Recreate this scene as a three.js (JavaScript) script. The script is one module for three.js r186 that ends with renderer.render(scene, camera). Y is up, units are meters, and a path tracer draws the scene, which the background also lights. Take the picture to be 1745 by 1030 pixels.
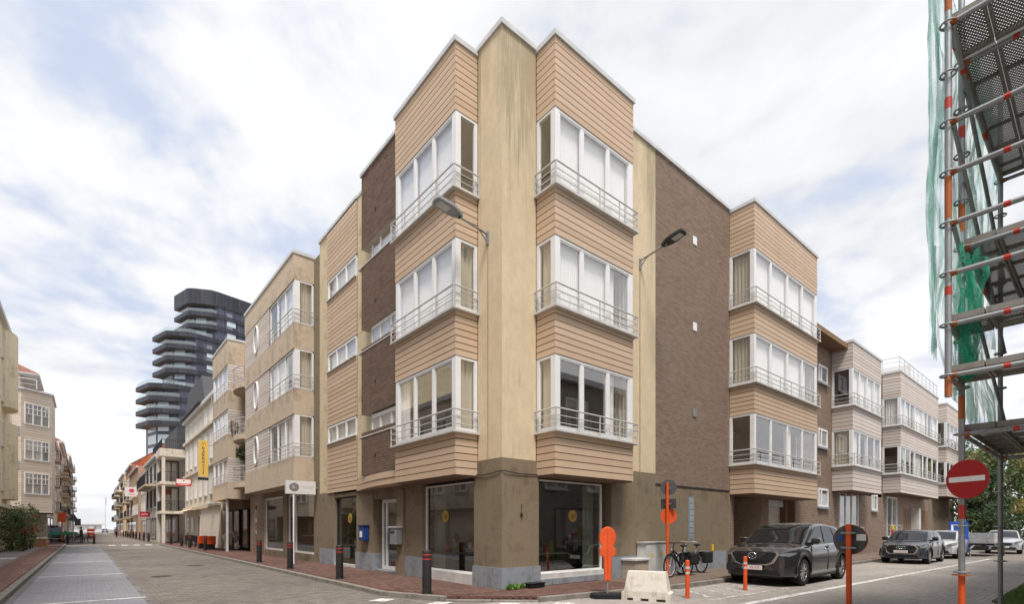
import * as THREE from 'three';
import { mergeGeometries, mergeVertices, toCreasedNormals } from 'three/addons/utils/BufferGeometryUtils.js';
import { RoundedBoxGeometry } from 'three/addons/geometries/RoundedBoxGeometry.js';
import { MarchingCubes } from 'three/addons/objects/MarchingCubes.js';

// ---------------------------------------------------------------- camera, sky, sun, exposure
const scene = new THREE.Scene();
const camera = new THREE.PerspectiveCamera(2 * Math.atan(901 / 864.6) * 180 / Math.PI, 1745 / 1802, 0.1, 3000);
camera.position.set(0, 1.6, 0);
camera.rotation.set(0, -Math.atan(727.5 / 864.6), 0);
camera.setViewOffset(1745, 1802, 0, 0, 1745, 1030);     // rising lens: verticals stay vertical
camera.updateProjectionMatrix();
const renderer = new THREE.WebGLRenderer({ antialias: true });
renderer.toneMapping = THREE.LinearToneMapping;
renderer.toneMappingExposure = 1.0;
renderer.shadowMap.enabled = true;

const hash = (x, y, s) => { let h = Math.imul(x, 374761393) ^ Math.imul(y, 668265263) ^ Math.imul(s, 1442695041); h = Math.imul(h ^ (h >>> 13), 1274126177); return ((h ^ (h >>> 16)) >>> 0) / 4294967296; };
function vnoise(x, y, s, per = 0) {
  const xi = Math.floor(x), yi = Math.floor(y), fx = x - xi, fy = y - yi, w = (n) => per ? ((n % per) + per) % per : n;
  const u = fx * fx * (3 - 2 * fx), v = fy * fy * (3 - 2 * fy);
  const a = hash(w(xi), w(yi), s), b = hash(w(xi + 1), w(yi), s), c = hash(w(xi), w(yi + 1), s), d = hash(w(xi + 1), w(yi + 1), s);
  return a + (b - a) * u + (c - a) * v + (a - b - c + d) * u * v;
}
function fbm(x, y, s, oct = 5, per = 0, gain = 0.5) { let t = 0, a = 1, n = 0; for (let i = 0; i < oct; i++) { t += a * vnoise(x, y, s + i, per); n += a; a *= gain; x *= 2; y *= 2; per *= 2; } return t / n; }
const smooth = (a, b, x) => { const t = Math.min(1, Math.max(0, (x - a) / (b - a))); return t * t * (3 - 2 * t); };
const mixv = (a, b, t) => a.map((v, i) => v + (b[i] - v) * t);
let seedState = 12345;
const rnd = () => { seedState = (Math.imul(seedState, 1664525) + 1013904223) >>> 0; return seedState / 4294967296; };
const rr = (a, b) => a + (b - a) * rnd();

{ // bright broken cloud over pale blue, the same kind of sky all round
  const W = 2048, H = 1024, d = new Float32Array(W * H * 4);
  for (let j = 0; j < H; j++) {
    const el = ((j + 0.5) / H - 0.5) * Math.PI, y = Math.sin(el), cy = Math.cos(el);
    for (let i = 0; i < W; i++) {
      const o = (j * W + i) * 4;
      let c = [0.92, 0.95, 1.0];
      if (y > -0.02) {
        const az = ((i + 0.5) / W - 0.5) * 2 * Math.PI, yy = Math.max(y, 0) + 0.16;
        const px = Math.cos(az) * cy / yy, pz = Math.sin(az) * cy / yy;
        const wx = fbm(px * 1.1 + 3, pz * 1.1, 71, 4) - 0.5, wz = fbm(px * 1.1, pz * 1.1 + 9, 83, 4) - 0.5;
        const big = fbm(px + wx * 0.5 + 40, pz + wz * 0.5 + 2, 5, 6, 0, 0.52), fine = fbm(px * 3 + wx, pz * 3 + wz, 29, 7, 0, 0.62), dens = big * 0.55 + fine * 0.45;
        const cov = Math.max(smooth(0.375, 0.505, dens), 1 - smooth(0, 0.25, y)), shade = smooth(0.5, 0.72, fbm(px + 7 + wx * 0.6, pz + wz * 0.6, 47, 6, 0, 0.58));
        const lum = 0.96 + 0.11 * smooth(0.44, 0.6, dens) - 0.09 * shade;
        c = mixv([0.55, 0.65, 0.87], [lum * 0.98, lum * 0.99, lum * 1.015], 0.2 + 0.8 * cov);
      }
      d[o] = c[0]; d[o + 1] = c[1]; d[o + 2] = c[2]; d[o + 3] = 1;
    }
  }
  const sky = new THREE.DataTexture(d, W, H, THREE.RGBAFormat, THREE.FloatType);
  sky.mapping = THREE.EquirectangularReflectionMapping; sky.magFilter = sky.minFilter = THREE.LinearFilter; sky.wrapS = THREE.RepeatWrapping; sky.needsUpdate = true;
  scene.background = sky; scene.environment = sky;
}
const sun = new THREE.DirectionalLight(0xfff7ee, 4.4);          // the sun behind thin cloud, high over the camera's shoulder
sun.position.set(-14, 88, 25); sun.target.position.set(12, 0, -12);
sun.castShadow = true; sun.shadow.radius = 30; sun.shadow.mapSize.set(2048, 2048);
Object.assign(sun.shadow.camera, { left: -70, right: 70, top: 70, bottom: -70, near: 1, far: 260 });
scene.add(sun, sun.target);

// ---------------------------------------------------------------- helpers
const V = (x, y, z) => new THREE.Vector3(x, y, z);
const taken = new Map();
function numbered(name) { const n = taken.get(name) ?? 0; taken.set(name, n + 1); return n ? name + '_' + String(n).padStart(3, '0') : name; }
const originOf = new WeakMap();
function thing(name, label, category, origin = [0, 0, 0], group) {
  const o = new THREE.Group(); o.name = numbered(name); o.position.set(...origin); o.userData = { label, category };
  if (group) o.userData.group = group;
  originOf.set(o, origin); scene.add(o); return o;
}
function metricUV(g) {
  const p = g.attributes.position, n = g.attributes.normal, uv = new Float32Array(p.count * 2);
  for (let i = 0; i < p.count; i++) {
    const ax = Math.abs(n.getX(i)), ay = Math.abs(n.getY(i)), az = Math.abs(n.getZ(i));
    if (ay >= ax && ay >= az) { uv[2 * i] = p.getX(i); uv[2 * i + 1] = p.getZ(i); } else if (ax >= az) { uv[2 * i] = p.getZ(i); uv[2 * i + 1] = p.getY(i); } else { uv[2 * i] = p.getX(i); uv[2 * i + 1] = p.getY(i); }
  }
  g.setAttribute('uv', new THREE.BufferAttribute(uv, 2)); return g;
}
const strip = (g) => { g = g.index ? g.toNonIndexed() : g; for (const k of Object.keys(g.attributes)) if (!['position', 'normal'].includes(k)) g.deleteAttribute(k); if (!g.attributes.normal) g.computeVertexNormals(); return g; };
function shadows(m) { m.castShadow = m.receiveShadow = true; return m; }
class MB {
  constructor(M) { this.g = []; this.M = M; }
  add(g, m) { g = strip(g); if (m) g.applyMatrix4(m); if (this.M) g.applyMatrix4(this.M); this.g.push(g); return this; }
  box(x0, x1, y0, y1, z0, z1) { const g = new THREE.BoxGeometry(Math.abs(x1 - x0), Math.abs(y1 - y0), Math.abs(z1 - z0)); g.translate((x0 + x1) / 2, (y0 + y1) / 2, (z0 + z1) / 2); return this.add(g); }
  rbox(x0, x1, y0, y1, z0, z1, r = 0.02, s = 2) { const g = new RoundedBoxGeometry(Math.abs(x1 - x0), Math.abs(y1 - y0), Math.abs(z1 - z0), s, r); g.translate((x0 + x1) / 2, (y0 + y1) / 2, (z0 + z1) / 2); return this.add(g); }
  tube(a, b, r, seg = 8, r2 = r) {
    const A = V(...a), B = V(...b), d = B.clone().sub(A), L = d.length(), g = new THREE.CylinderGeometry(r2, r, L, seg);
    g.applyMatrix4(new THREE.Matrix4().makeRotationFromQuaternion(new THREE.Quaternion().setFromUnitVectors(V(0, 1, 0), d.normalize())).setPosition(A.add(B).multiplyScalar(0.5))); return this.add(g);
  }
  path(pts, r, seg = 6, n) { const c = new THREE.CatmullRomCurve3(pts.map((p) => V(...p))); return this.add(new THREE.TubeGeometry(c, n ?? pts.length * 5, r, seg)); }
  extrude(pts, y0, y1, opts = {}) { // outline in (x, z), raised from y0 to y1
    const s = new THREE.Shape(pts.map((p) => new THREE.Vector2(p[0], -p[1]))), g = new THREE.ExtrudeGeometry(s, { depth: y1 - y0, bevelEnabled: false, ...opts });
    g.rotateX(-Math.PI / 2); g.translate(0, y0, 0); return this.add(g);
  }
  face(pts, depth, opts = {}) { // outline in (x, y), from z = 0 back to -depth
    const s = new THREE.Shape(pts.map((p) => new THREE.Vector2(p[0], p[1]))), g = new THREE.ExtrudeGeometry(s, { depth, bevelEnabled: false, ...opts }); g.translate(0, 0, -depth); return this.add(g);
  }
  quad(a, b, c, d) { const g = new THREE.BufferGeometry(); g.setAttribute('position', new THREE.BufferAttribute(new Float32Array([...a, ...b, ...c, ...a, ...c, ...d]), 3)); g.computeVertexNormals(); return this.add(g); }
  pane(u0, u1, y0, y1, w) { return this.quad([u0, y0, w], [u1, y0, w], [u1, y1, w], [u0, y1, w]); }
  geometry(parent) {
    const g = this.g.length > 1 ? mergeGeometries(this.g) : this.g[0]; let o = parent; while (o && !originOf.has(o)) o = o.parent;
    if (o) { const q = originOf.get(o); g.translate(-q[0], -q[1], -q[2]); }
    return metricUV(g);
  }
  build(name, mat, parent = scene, top) { const m = shadows(new THREE.Mesh(this.geometry(parent === scene ? null : parent), mat)); m.name = parent === scene ? numbered(name) : name; parent.add(m); if (top) m.userData = top; return m; }
}
const structure = { kind: 'structure' };
const FL = (X) => new THREE.Matrix4().makeBasis(V(0, 0, 1), V(0, 1, 0), V(-1, 0, 0)).setPosition(X, 0, 0);   // front faces -x: u = z, w out of the wall
const FR = (Z) => new THREE.Matrix4().setPosition(0, 0, Z);                                                  // front faces +z: u = x
const FW = (X) => new THREE.Matrix4().makeBasis(V(0, 0, -1), V(0, 1, 0), V(1, 0, 0)).setPosition(X, 0, 0);   // front faces +x: u = -z

// ---------------------------------------------------------------- materials
function tex(n, fn, srgb = true, ch = 3) {
  const d = new Uint8Array(n * n * 4);
  for (let j = 0; j < n; j++) for (let i = 0; i < n; i++) { const c = fn(i / n, j / n), o = (j * n + i) * 4; for (let k = 0; k < 3; k++) d[o + k] = Math.max(0, Math.min(255, Math.round((ch === 1 ? c : c[k])))); d[o + 3] = 255; }
  const t = new THREE.DataTexture(d, n, n, THREE.RGBAFormat); t.magFilter = THREE.LinearFilter; t.minFilter = THREE.LinearMipmapLinearFilter; t.generateMipmaps = true; t.wrapS = t.wrapT = THREE.RepeatWrapping;
  if (srgb) t.colorSpace = THREE.SRGBColorSpace; t.needsUpdate = true; return t;
}
const sized = (t, m, my = m) => { const c = t.clone(); c.repeat.set(1 / m, 1 / my); c.needsUpdate = true; return c; };
const hex = (h) => [(h >> 16) & 255, (h >> 8) & 255, h & 255];
const fineBump = tex(256, (u, v) => 255 * (0.5 * fbm(u * 64, v * 64, 3, 3, 64) + 0.5 * vnoise(u * 128, v * 128, 9, 128)), false, 1);
const softTone = tex(512, (u, v) => { const t = 226 + 44 * (fbm(u * 6, v * 6, 21, 6, 6, 0.6) - 0.5) + 22 * (vnoise(u * 160, v * 160, 4, 160) - 0.5); return [t, t, t * 0.995]; });
const dirtTone = tex(512, (u, v) => { // weathered render: vertical runs of grime with ragged edges and blotches
  const run = smooth(0.5, 0.85, fbm(u * 26, v * 3, 31, 4, 0, 0.6)) * smooth(0.35, 0.75, fbm(u * 5, v * 2, 38, 4));
  const blot = smooth(0.5, 0.8, fbm(u * 8, v * 8, 14, 6, 8, 0.6));
  const g = 232 - 36 * run - 22 * blot + 26 * (vnoise(u * 190, v * 190, 8, 190) - 0.5);
  return [g, g - 2 * run, g - 9 * run - 3 * blot];
});
const paintTone = tex(512, (u, v) => { const t = 229 + 14 * (fbm(u * 5, v * 5, 25, 6, 5, 0.6) - 0.5) + 12 * (vnoise(u * 200, v * 200, 6, 200) - 0.5); return [t, t, t]; });
const M = {};
const std = (color, rough = 0.8, extra = {}) => new THREE.MeshStandardMaterial({ color, roughness: rough, ...extra });
const toned = (color, rough, size, t = softTone, bump = 0.002, bs = 0.6) => std(color, rough, { map: sized(t, size), bumpMap: sized(fineBump, bs), bumpScale: bump });
const lit = (h, k = 1.12) => { const c = new THREE.Color(h); return c.multiplyScalar(k); };       // textures average a little under white
M.cream = toned(lit(0xcbba9b, 1.2), 0.92, 3.1, dirtTone, 0.003, 0.5);
M.brown = toned(lit(0x81735f, 1.2), 0.93, 2.6, dirtTone, 0.003, 0.5);
M.board = [0xcbb197, 0xc8ad93, 0xceb49b, 0xc5aa8f].map((h) => toned(lit(h, 1.2), 0.7, 2.9, paintTone, 0.0008, 0.3));
M.boardPale = [0xcfc4bb, 0xc8bcb2, 0xd4c9c0].map((h) => toned(lit(h, 1.2), 0.7, 2.9, paintTone, 0.0008, 0.3));
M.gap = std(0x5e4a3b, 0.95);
M.mortar = toned(lit(0xbfb1a3, 1.15), 0.95, 1.1);
M.brick = toned(0xffffff, 0.9, 0.7, softTone, 0.002, 0.3);
M.white = toned(lit(0xefefef, 1.14), 0.42, 2.3, paintTone, 0.0003, 0.4);
M.coping = toned(lit(0xd9dadb, 1.05), 0.5, 2.0, softTone, 0.0004, 0.4);
M.rail = std(0xc4c2bf, 0.42, { metalness: 0.2 });
M.sill = toned(lit(0xdad8d4, 1.05), 0.6, 1.4);
M.stone = toned(lit(0x8f949c, 1.15), 0.7, 1.3, dirtTone, 0.001, 0.3);
M.concrete = toned(lit(0xc1b09b, 1.2), 0.9, 2.4, dirtTone, 0.002, 0.5);
M.glass = new THREE.MeshPhysicalMaterial({ color: 0xffffff, roughness: 0.015, transmission: 1, thickness: 0, ior: 3.0 });
M.shopGlass = new THREE.MeshPhysicalMaterial({ color: 0xb9c2bf, roughness: 0.01, transmission: 1, thickness: 0, ior: 2.4 });
M.backedGlass = M.glass.clone();  // clear glass; windowUnit backs it with a sheet painted as room shade
M.curtain = new THREE.MeshPhysicalMaterial({ color: 0xf8f7f4, roughness: 0.95, transmission: 0.12, thickness: 0 });
M.drape = new THREE.MeshPhysicalMaterial({ color: 0xd5cfbd, roughness: 0.95, transmission: 0.25, thickness: 0 });
M.roomShade = [0x6f6d69, 0x8d8a84, 0xb5b2ab].map((h) => std(h, 0.95));  // greys that paint the shade of unbuilt rooms behind panes
M.room = toned(0xa89c8c, 0.9, 2.0);
M.roomDark = toned(0x9a9184, 0.85, 2.0);
M.black = std(0x15161a, 0.55);
M.darkFrame = std(0x2b2d30, 0.5);
M.gold = std(0xb89a52, 0.4, { metalness: 0.4 });
M.orange = toned(lit(0xe4571b, 1.15), 0.55, 0.9, softTone, 0.0005, 0.2);
M.steel = toned(lit(0xa3a7aa, 1.1), 0.5, 0.7, dirtTone, 0.0006, 0.2); M.steel.metalness = 0.55;
M.rubber = std(0x17181a, 0.9);
M.chrome = std(0xcfd2d6, 0.18, { metalness: 0.95 });
// ---------------------------------------------------------------- ground, road, pavements
function pavers(parent, name, test, b, top, pitch, cols, opt = {}) {
  const [px, pz] = pitch, joint = opt.joint ?? 0.008, h = 0.04, list = [];
  let row = 0;
  for (let z = b[2]; z < b[3]; z += pz, row++) for (let x = b[0] + (row % 2) * px / 2; x < b[1]; x += px) {
    const cx = opt.turn ? z : x, cz = opt.turn ? x : z;
    if (!test(cx, cz)) continue;
    list.push([cx, cz]);
  }
  const [gx, gz] = opt.turn ? [pz, px] : [px, pz];
  const geo = metricUV(new THREE.BoxGeometry(gx - joint, h, gz - joint));
  list.sort((p, q) => (p[0] * p[0] + p[1] * p[1]) - (q[0] * q[0] + q[1] * q[1]));
  const inView = (p) => { const k = p[0] * 0.6439 - p[1] * 0.7651, r = p[0] * 0.7651 + p[1] * 0.6439; return k > 10.3 && Math.abs(r / k) < 1.0; };
  const solo = [], rest = [];
  for (const p of list) (solo.length < (opt.solo ?? 0) && inView(p) ? solo : rest).push(p);
  const mats = cols.map((c) => { const m = M.paver.clone(); m.color = lit(c, 1.1); return m; });
  for (const p of solo) { const m = shadows(new THREE.Mesh(geo, mats[Math.floor(rnd() * mats.length)])); m.name = 'paver'; m.position.set(p[0], top - h / 2 + rr(-0.0015, 0.0015), p[1]); parent.add(m); }
  const im = shadows(new THREE.InstancedMesh(geo, M.paver, rest.length)), m4 = new THREE.Matrix4(), c = new THREE.Color();
  rest.forEach((p, i) => {
    m4.makeRotationY(rr(-0.004, 0.004)); m4.setPosition(p[0], top - h / 2 + rr(-0.0015, 0.0015), p[1]); im.setMatrixAt(i, m4);
    const patch = fbm(p[0] * 0.45, p[1] * 0.45, 55, 3); c.set(cols[Math.floor(rnd() * cols.length)]).multiplyScalar(1.1 * (0.78 + 0.44 * patch)); im.setColorAt(i, c);
  });
  im.name = name; im.userData = { kind: 'stuff' }; parent.add(im); return im;
}
M.paver = toned(0xffffff, 0.88, 0.9, softTone, 0.0015, 0.25);
M.ground = toned(0x8f857b, 0.95, 4);
M.road = toned(lit(0x857d75, 1.05), 0.9, 2.7, softTone, 0.003, 0.4);
M.redWalk = toned(lit(0x6b4b42, 1.1), 0.92, 2.1);
M.kerb = toned(lit(0x8b867e, 1.1), 0.85, 1.1, dirtTone, 0.002, 0.3);
const roadPaint = tex(512, (u, v) => { const w = smooth(0.34, 0.6, fbm(u * 20, v * 20, 61, 5, 20, 0.65)); const g = 172 + 50 * w; return [g, g - 2, g - 6]; });
M.paint = std(0xffffff, 0.8, { map: sized(roadPaint, 1.6) });
const paintAlpha = tex(512, (u, v) => 255 * smooth(0.44, 0.5, fbm(u * 24, v * 24, 63, 5, 24, 0.62)), false, 1);
M.wornPaint = std(0xb5b2ad, 0.85, { alphaMap: sized(paintAlpha, 2.2), alphaTest: 0.5 });

new MB().box(-500, 500, -0.3, -0.06, -900, 120).build('ground', M.ground, scene, structure);
const street = new MB().box(-70, 120, -0.06, -0.012, -420, 14).build('road', M.road, scene, structure);
const streetPave = new THREE.Group(); streetPave.name = 'street_paving'; streetPave.userData = { kind: 'structure' }; scene.add(streetPave);
const inStrip = (x, z) => x > -1.27 && x < 1.1 && z < -8 && z > -58;
pavers(streetPave, 'paver_field', (x, z) => x < 5.42 && x > 1.1, [-1.3, 5.6, -48, -8.6], 0, [0.22, 0.11], [0x7f7871, 0x79726b, 0x857d75, 0x736c66]);
pavers(streetPave, 'paver_field', (x, z) => (x > 5.5 ? z > (x < 7.6 ? -9.5 + (x - 6.05) * 0.93 + 0.12 : x < 11.8 ? -8.1 + (x - 7.6) * 0.138 + 0.12 : -7.34) : true) && !inStrip(x, z), [-1.3, 34, -8.6, -1.5], 0, [0.22, 0.11], [0xaaa39c, 0xaea7a0, 0xa49d96, 0xaba49c]);
pavers(streetPave, 'parking_pavers', inStrip, [-1.27, 1.1, -58, -8], 0, [0.2, 0.1], [0x8e8e94, 0x8a8b91, 0x929298], { joint: 0.004 });

// pavement round the corner building
const walk = new THREE.Group(); walk.name = 'pavement'; walk.userData = { kind: 'structure' }; scene.add(walk);
const walkPts = [[5.62, -190], [5.62, -27.6], [5.55, -13.9], [5.52, -11.2], [6.14, -9.6], [7.6, -8.2], [9.2, -7.99], [11.8, -7.65], [62, -7.6], [62, -12.5], [10.5, -12.5], [10.5, -190]];
new MB().extrude(walkPts, -0.05, 0.088).build('walk_bed', M.redWalk, walk);
const kx = (z) => z < -13.9 ? 5.58 + 0.04 * smooth(-13.9, -27.6, z) : 5.54;
const red = [0x6f5047, 0x684a40, 0x75564c, 0x62453d, 0x70584f], dun = [0x84746a, 0x7c6c5f, 0x827067, 0x75665c, 0x846a60];
pavers(walk, 'paver_field', (x, z) => x > 5.62 && x < 8.2 && (z < -11.1 || x > 5.6 + (z + 11.2) * 0.39 + 0.1), [-46, -9.4, 5.5, 8.3], 0.1, [0.22, 0.11], red, { turn: true, solo: 150 });
pavers(walk, 'paver_field', (x, z) => x > 6.2 && z < (x < 7.6 ? -9.6 + (x - 6.14) * 0.96 - 0.06 : x < 11.8 ? -8.2 + (x - 7.6) * 0.131 - 0.06 : -7.72) && z > -9.36 && x < 11.4, [6.1, 11.4, -9.36, -7.5], 0.1, [0.22, 0.11], red, { solo: 150 });
pavers(walk, 'paver_field', (x, z) => z < -7.72 && z > -10.0, [11.4, 40, -10, -7.5], 0.1, [0.22, 0.11], dun);
function kerbLine(label, pts, w = 0.16, top = 0.106, drop) {
  const k = new THREE.Group(); k.name = 'kerb'; k.name = numbered('kerb'); k.userData = { kind: 'structure' }; scene.add(k);
  for (let i = 0; i < pts.length - 1; i++) {
    const a = V(pts[i][0], 0, pts[i][1]), b = V(pts[i + 1][0], 0, pts[i + 1][1]), L = a.distanceTo(b), n = Math.max(1, Math.round(L / 1.0)), d = b.clone().sub(a).normalize();
    const geo = metricUV(strip(new RoundedBoxGeometry(L / n - 0.012, 0.2, w, 1, 0.015)));
    for (let q = 0; q < n; q++) { const m = shadows(new THREE.Mesh(geo, M.kerb)); m.name = 'kerb_stone'; const c = a.clone().addScaledVector(d, (q + 0.5) * L / n); m.position.set(c.x, top - 0.1 + rr(-0.003, 0.003), c.z); m.rotation.y = Math.atan2(-d.z, d.x); k.add(m); }
  }
  return k;
}
kerbLine('', [[5.54, -130], [5.54, -27.6], [5.47, -13.9], [5.44, -11.2], [6.08, -9.5]]);
kerbLine('', [[7.58, -8.1], [9.2, -7.9], [11.8, -7.56], [45, -7.5]]);
kerbLine('', [[6.08, -9.5], [7.58, -8.1]], 0.16, 0.03);

// pavement across the street
const walkW = new THREE.Group(); walkW.name = 'pavement_001'; walkW.userData = { kind: 'structure' }; scene.add(walkW); taken.set('pavement', 2);
new MB().box(-9, -1.5, -0.05, 0.086, -200, 4).build('walk_bed', M.redWalk, walkW);
pavers(walkW, 'paver_field', (x, z) => x < -1.55 && x > -2.6, [-56, -12, -2.7, -1.5], 0.1, [0.22, 0.11], [0x8f6a5f, 0x886357, 0x967166], { turn: true });
pavers(walkW, 'slab_field', (x, z) => x < -2.6 && x > -4.25, [-56, -12, -4.25, -2.6], 0.1, [0.4, 0.4], [0x9c9590, 0x968f89, 0xa0938c], { turn: true });
kerbLine('', [[-1.42, -64], [-1.42, -8]]);
new MB().box(-4.1, -2.62, 0.104, 0.108, -36.2, -34.6).box(-3.6, -2.62, 0.104, 0.108, -28.5, -26.2).build('painted_bar', M.paint, walkW);

const marks = new THREE.Group(); marks.name = 'road_markings'; marks.userData = { kind: 'structure' }; scene.add(marks);
for (const z of [-14.5, -22.6, -31.6, -40.0, -49]) new MB().box(-1.2, 1.08, 0.002, 0.006, z - 0.06, z + 0.06).build('bay_line', M.paint, marks);
for (let i = 0; i < 5; i++) new MB().box(1.7 + i * 0.92, 2.2 + i * 0.92, 0.002, 0.006, -61.2, -58.6).build('crossing_bar', M.paint, marks);
new MB().quad([10.3, 0.006, -5.12], [10.3, 0.006, -4.92], [36, 0.006, -4.12], [36, 0.006, -4.27]).build('edge_line', M.paint, marks);
{ const b = new MB(); for (let i = 0; i < 5; i++) { const x = 10.9 + i * 0.75; b.quad([x, 0.006, -6.0], [x + 0.9, 0.006, -7.2], [x + 1.1, 0.006, -7.2], [x + 0.2, 0.006, -6.0]); } b.quad([10.4, 0.0065, -5.85], [10.4, 0.0065, -5.7], [14.4, 0.0065, -5.55], [14.4, 0.0065, -5.7]); b.build('hatching', M.wornPaint, marks); }
for (const [x, z] of [[5.05, -10.5], [5.75, -9.25], [6.75, -8.2], [7.7, -7.5]]) new MB().quad([x - 0.3, 0.006, z - 0.05], [x - 0.05, 0.006, z + 0.25], [x + 0.35, 0.006, z + 0.05], [x + 0.1, 0.006, z - 0.25]).build('give_way_block', M.paint, marks);
for (const [x, z, r] of [[1.75, -47.5, 0.38], [1.95, -20.4, 0.33], [3.6, -25.4, 0.33]]) { const c = new MB().add(new THREE.CylinderGeometry(r, r, 0.02, 24).translate(x, -0.004, z)).build('manhole_cover', M.iron ??= toned(0x55504a, 0.7, 0.3, dirtTone), marks); for (let i = -2; i <= 2; i++) new MB().box(x - r * 0.7, x + r * 0.7, 0.006, 0.01, z + i * 0.1 - 0.02, z + i * 0.1 + 0.02).build('rib', M.iron, c); }
// grass verge
M.soil = toned(0x5a4f38, 0.95, 1.2);
new MB().extrude([[13.6, -1.0], [15.0, -1.72], [30, -1.5], [30, 0.1], [13.6, 0.1]], -0.02, 0.04).build('verge', M.soil, scene, structure);
{
  const blade = new THREE.BufferGeometry(); blade.setAttribute('position', new THREE.BufferAttribute(new Float32Array([-0.006, 0, 0, 0.006, 0, 0, 0.004, 0.09, 0.02]), 3)); blade.computeVertexNormals();
  const im = new THREE.InstancedMesh(blade, new THREE.MeshStandardMaterial({ color: 0xffffff, roughness: 0.9, side: THREE.DoubleSide }), 22000), m = new THREE.Matrix4(), q = new THREE.Quaternion(), e = new THREE.Euler(), c = new THREE.Color();
  for (let i = 0; i < 22000; i++) { const x = rr(13.9, 22), z = rr(Math.max(-1.6, -1.0 - (x - 13.6) * 0.5) , -0.4), s = rr(0.6, 1.5); m.compose(V(x, 0.035, z), q.setFromEuler(e.set(rr(-0.5, 0.5), rr(0, 6.3), rr(-0.5, 0.5))), V(s, s, s)); im.setMatrixAt(i, m); c.setRGB(rr(0.10, 0.19), rr(0.17, 0.28), rr(0.04, 0.08)); im.setColorAt(i, c); }
  im.name = 'grass'; im.userData = { kind: 'stuff', label: 'patchy green grass on the roadside verge', category: 'grass' }; scene.add(im);
}
// ---------------------------------------------------------------- building kit
const geoCache = new Map();
function piece(name, parent, Mx, c, size, mat, origin) { // a box piece that shares its geometry with its equals
  const key = size.map((v) => v.toFixed(3)).join() + '|' + [0, 1, 2].map((i) => Mx.elements[i]).join();
  if (!geoCache.has(key)) { const g = strip(new THREE.BoxGeometry(...size)); g.applyMatrix4(new THREE.Matrix4().extractRotation(Mx)); geoCache.set(key, metricUV(g)); }
  const m = shadows(new THREE.Mesh(geoCache.get(key), mat)); m.name = name; m.position.set(...c).applyMatrix4(Mx).sub(V(...origin)); parent.add(m); return m;
}
const rootOrigin = (o) => { while (o && !originOf.has(o)) o = o.parent; return o ? originOf.get(o) : [0, 0, 0]; };
const pick = (a) => a[Math.floor(rnd() * a.length)];
function boardRows(parent, Mx, u0, u1, y0, y1, w, mats, pitch = 0.177, side) { // boards on the face at w; side: boards on the end face at u = side instead, from u0..u1 along w
  const n = Math.max(1, Math.round((y1 - y0) / pitch)), p = (y1 - y0) / n, o = rootOrigin(parent);
  for (let i = 0; i < n; i++) {
    const y = y0 + (i + 0.5) * p;
    if (side === undefined) piece('board', parent, Mx, [(u0 + u1) / 2, y, w - 0.011], [u1 - u0, p - 0.024, 0.022], pick(mats), o);
    else piece('board', parent, Mx, [side, y, (u0 + u1) / 2], [0.022, p - 0.024, u1 - u0], pick(mats), o);
  }
}
function curtainGeo(mb, u0, u1, y0, y1, w, amp = 0.03, pl = 0.11, along = 'u') {
  const n = Math.max(6, Math.round((u1 - u0) / pl * 6)), pos = [], idx = [];
  for (let i = 0; i <= n; i++) { const s = u0 + (u1 - u0) * i / n, d = w + amp * Math.sin((s - u0) / pl * 2 * Math.PI + 0.7 * Math.sin(s * 9)); for (const y of [y0, y1]) pos.push(...(along === 'u' ? [s, y, d] : [d, y, s])); }
  for (let i = 0; i < n; i++) idx.push(2 * i, 2 * i + 2, 2 * i + 1, 2 * i + 1, 2 * i + 2, 2 * i + 3);
  const g = new THREE.BufferGeometry(); g.setAttribute('position', new THREE.BufferAttribute(new Float32Array(pos), 3)); g.setIndex(idx); g.computeVertexNormals(); return mb.add(g);
}
function windowUnit(parent, Mx, u0, u1, y0, y1, w, o = {}) {
  const dim = o.glass === M.backedGlass, fw = o.fw ?? 0.055, d = o.depth ?? 0.07, mu = o.mull ?? [], fr = o.frame ?? M.white, b = new MB(Mx);
  b.box(u0, u1, y0, y0 + fw, w - d, w).box(u0, u1, y1 - fw, y1, w - d, w).box(u0, u0 + fw, y0 + fw, y1 - fw, w - d, w).box(u1 - fw, u1, y0 + fw, y1 - fw, w - d, w);
  for (const m of mu) b.box(m - fw * 0.55, m + fw * 0.55, y0 + fw, y1 - fw, w - d, w - 0.002);
  for (const t of o.transom ?? []) b.box(u0 + fw, u1 - fw, t - 0.02, t + 0.02, w - d, w - 0.004);
  const f = b.build(o.name ?? 'window', fr, parent), e = [u0 + fw * 0.5, ...mu, u1 - fw * 0.5];
  for (let i = 0; i < e.length - 1; i++) {
    new MB(Mx).pane(e[i], e[i + 1], y0 + fw * 0.5, y1 - fw * 0.5, w - d * 0.55).build('pane', dim ? M.glass : o.glass ?? M.glass, f); if (dim) new MB(Mx).pane(e[i], e[i + 1], y0 + fw * 0.5, y1 - fw * 0.5, w - d * 0.55 - 0.018).build('pane_backing', pick(M.roomShade), f);  // no room behind: the backing sheet carries its shade as colour
    const c = o.curtain?.[i] ?? o.curtainAll;
    if (c === 'sheer') curtainGeo(new MB(Mx), e[i], e[i + 1], y0, y1, w - d - 0.09, 0.012, 0.09).build('curtain', M.curtain, f);
    if (c === 'drape') curtainGeo(new MB(Mx), e[i], e[i] + (e[i + 1] - e[i]) * 0.4, y0, y1, w - d - 0.1, 0.03, 0.12).build('curtain', M.drape, f);
    if (c === 'pane_backing') { const s = new MB(Mx); for (let y = y0 + 0.08; y < y1 - 0.06; y += 0.05) s.box(e[i] + 0.04, e[i + 1] - 0.04, y, y + 0.03, w - d - 0.06, w - d - 0.05); s.build('pane_backing', M.white, f); }
  }
  return f;
}
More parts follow.
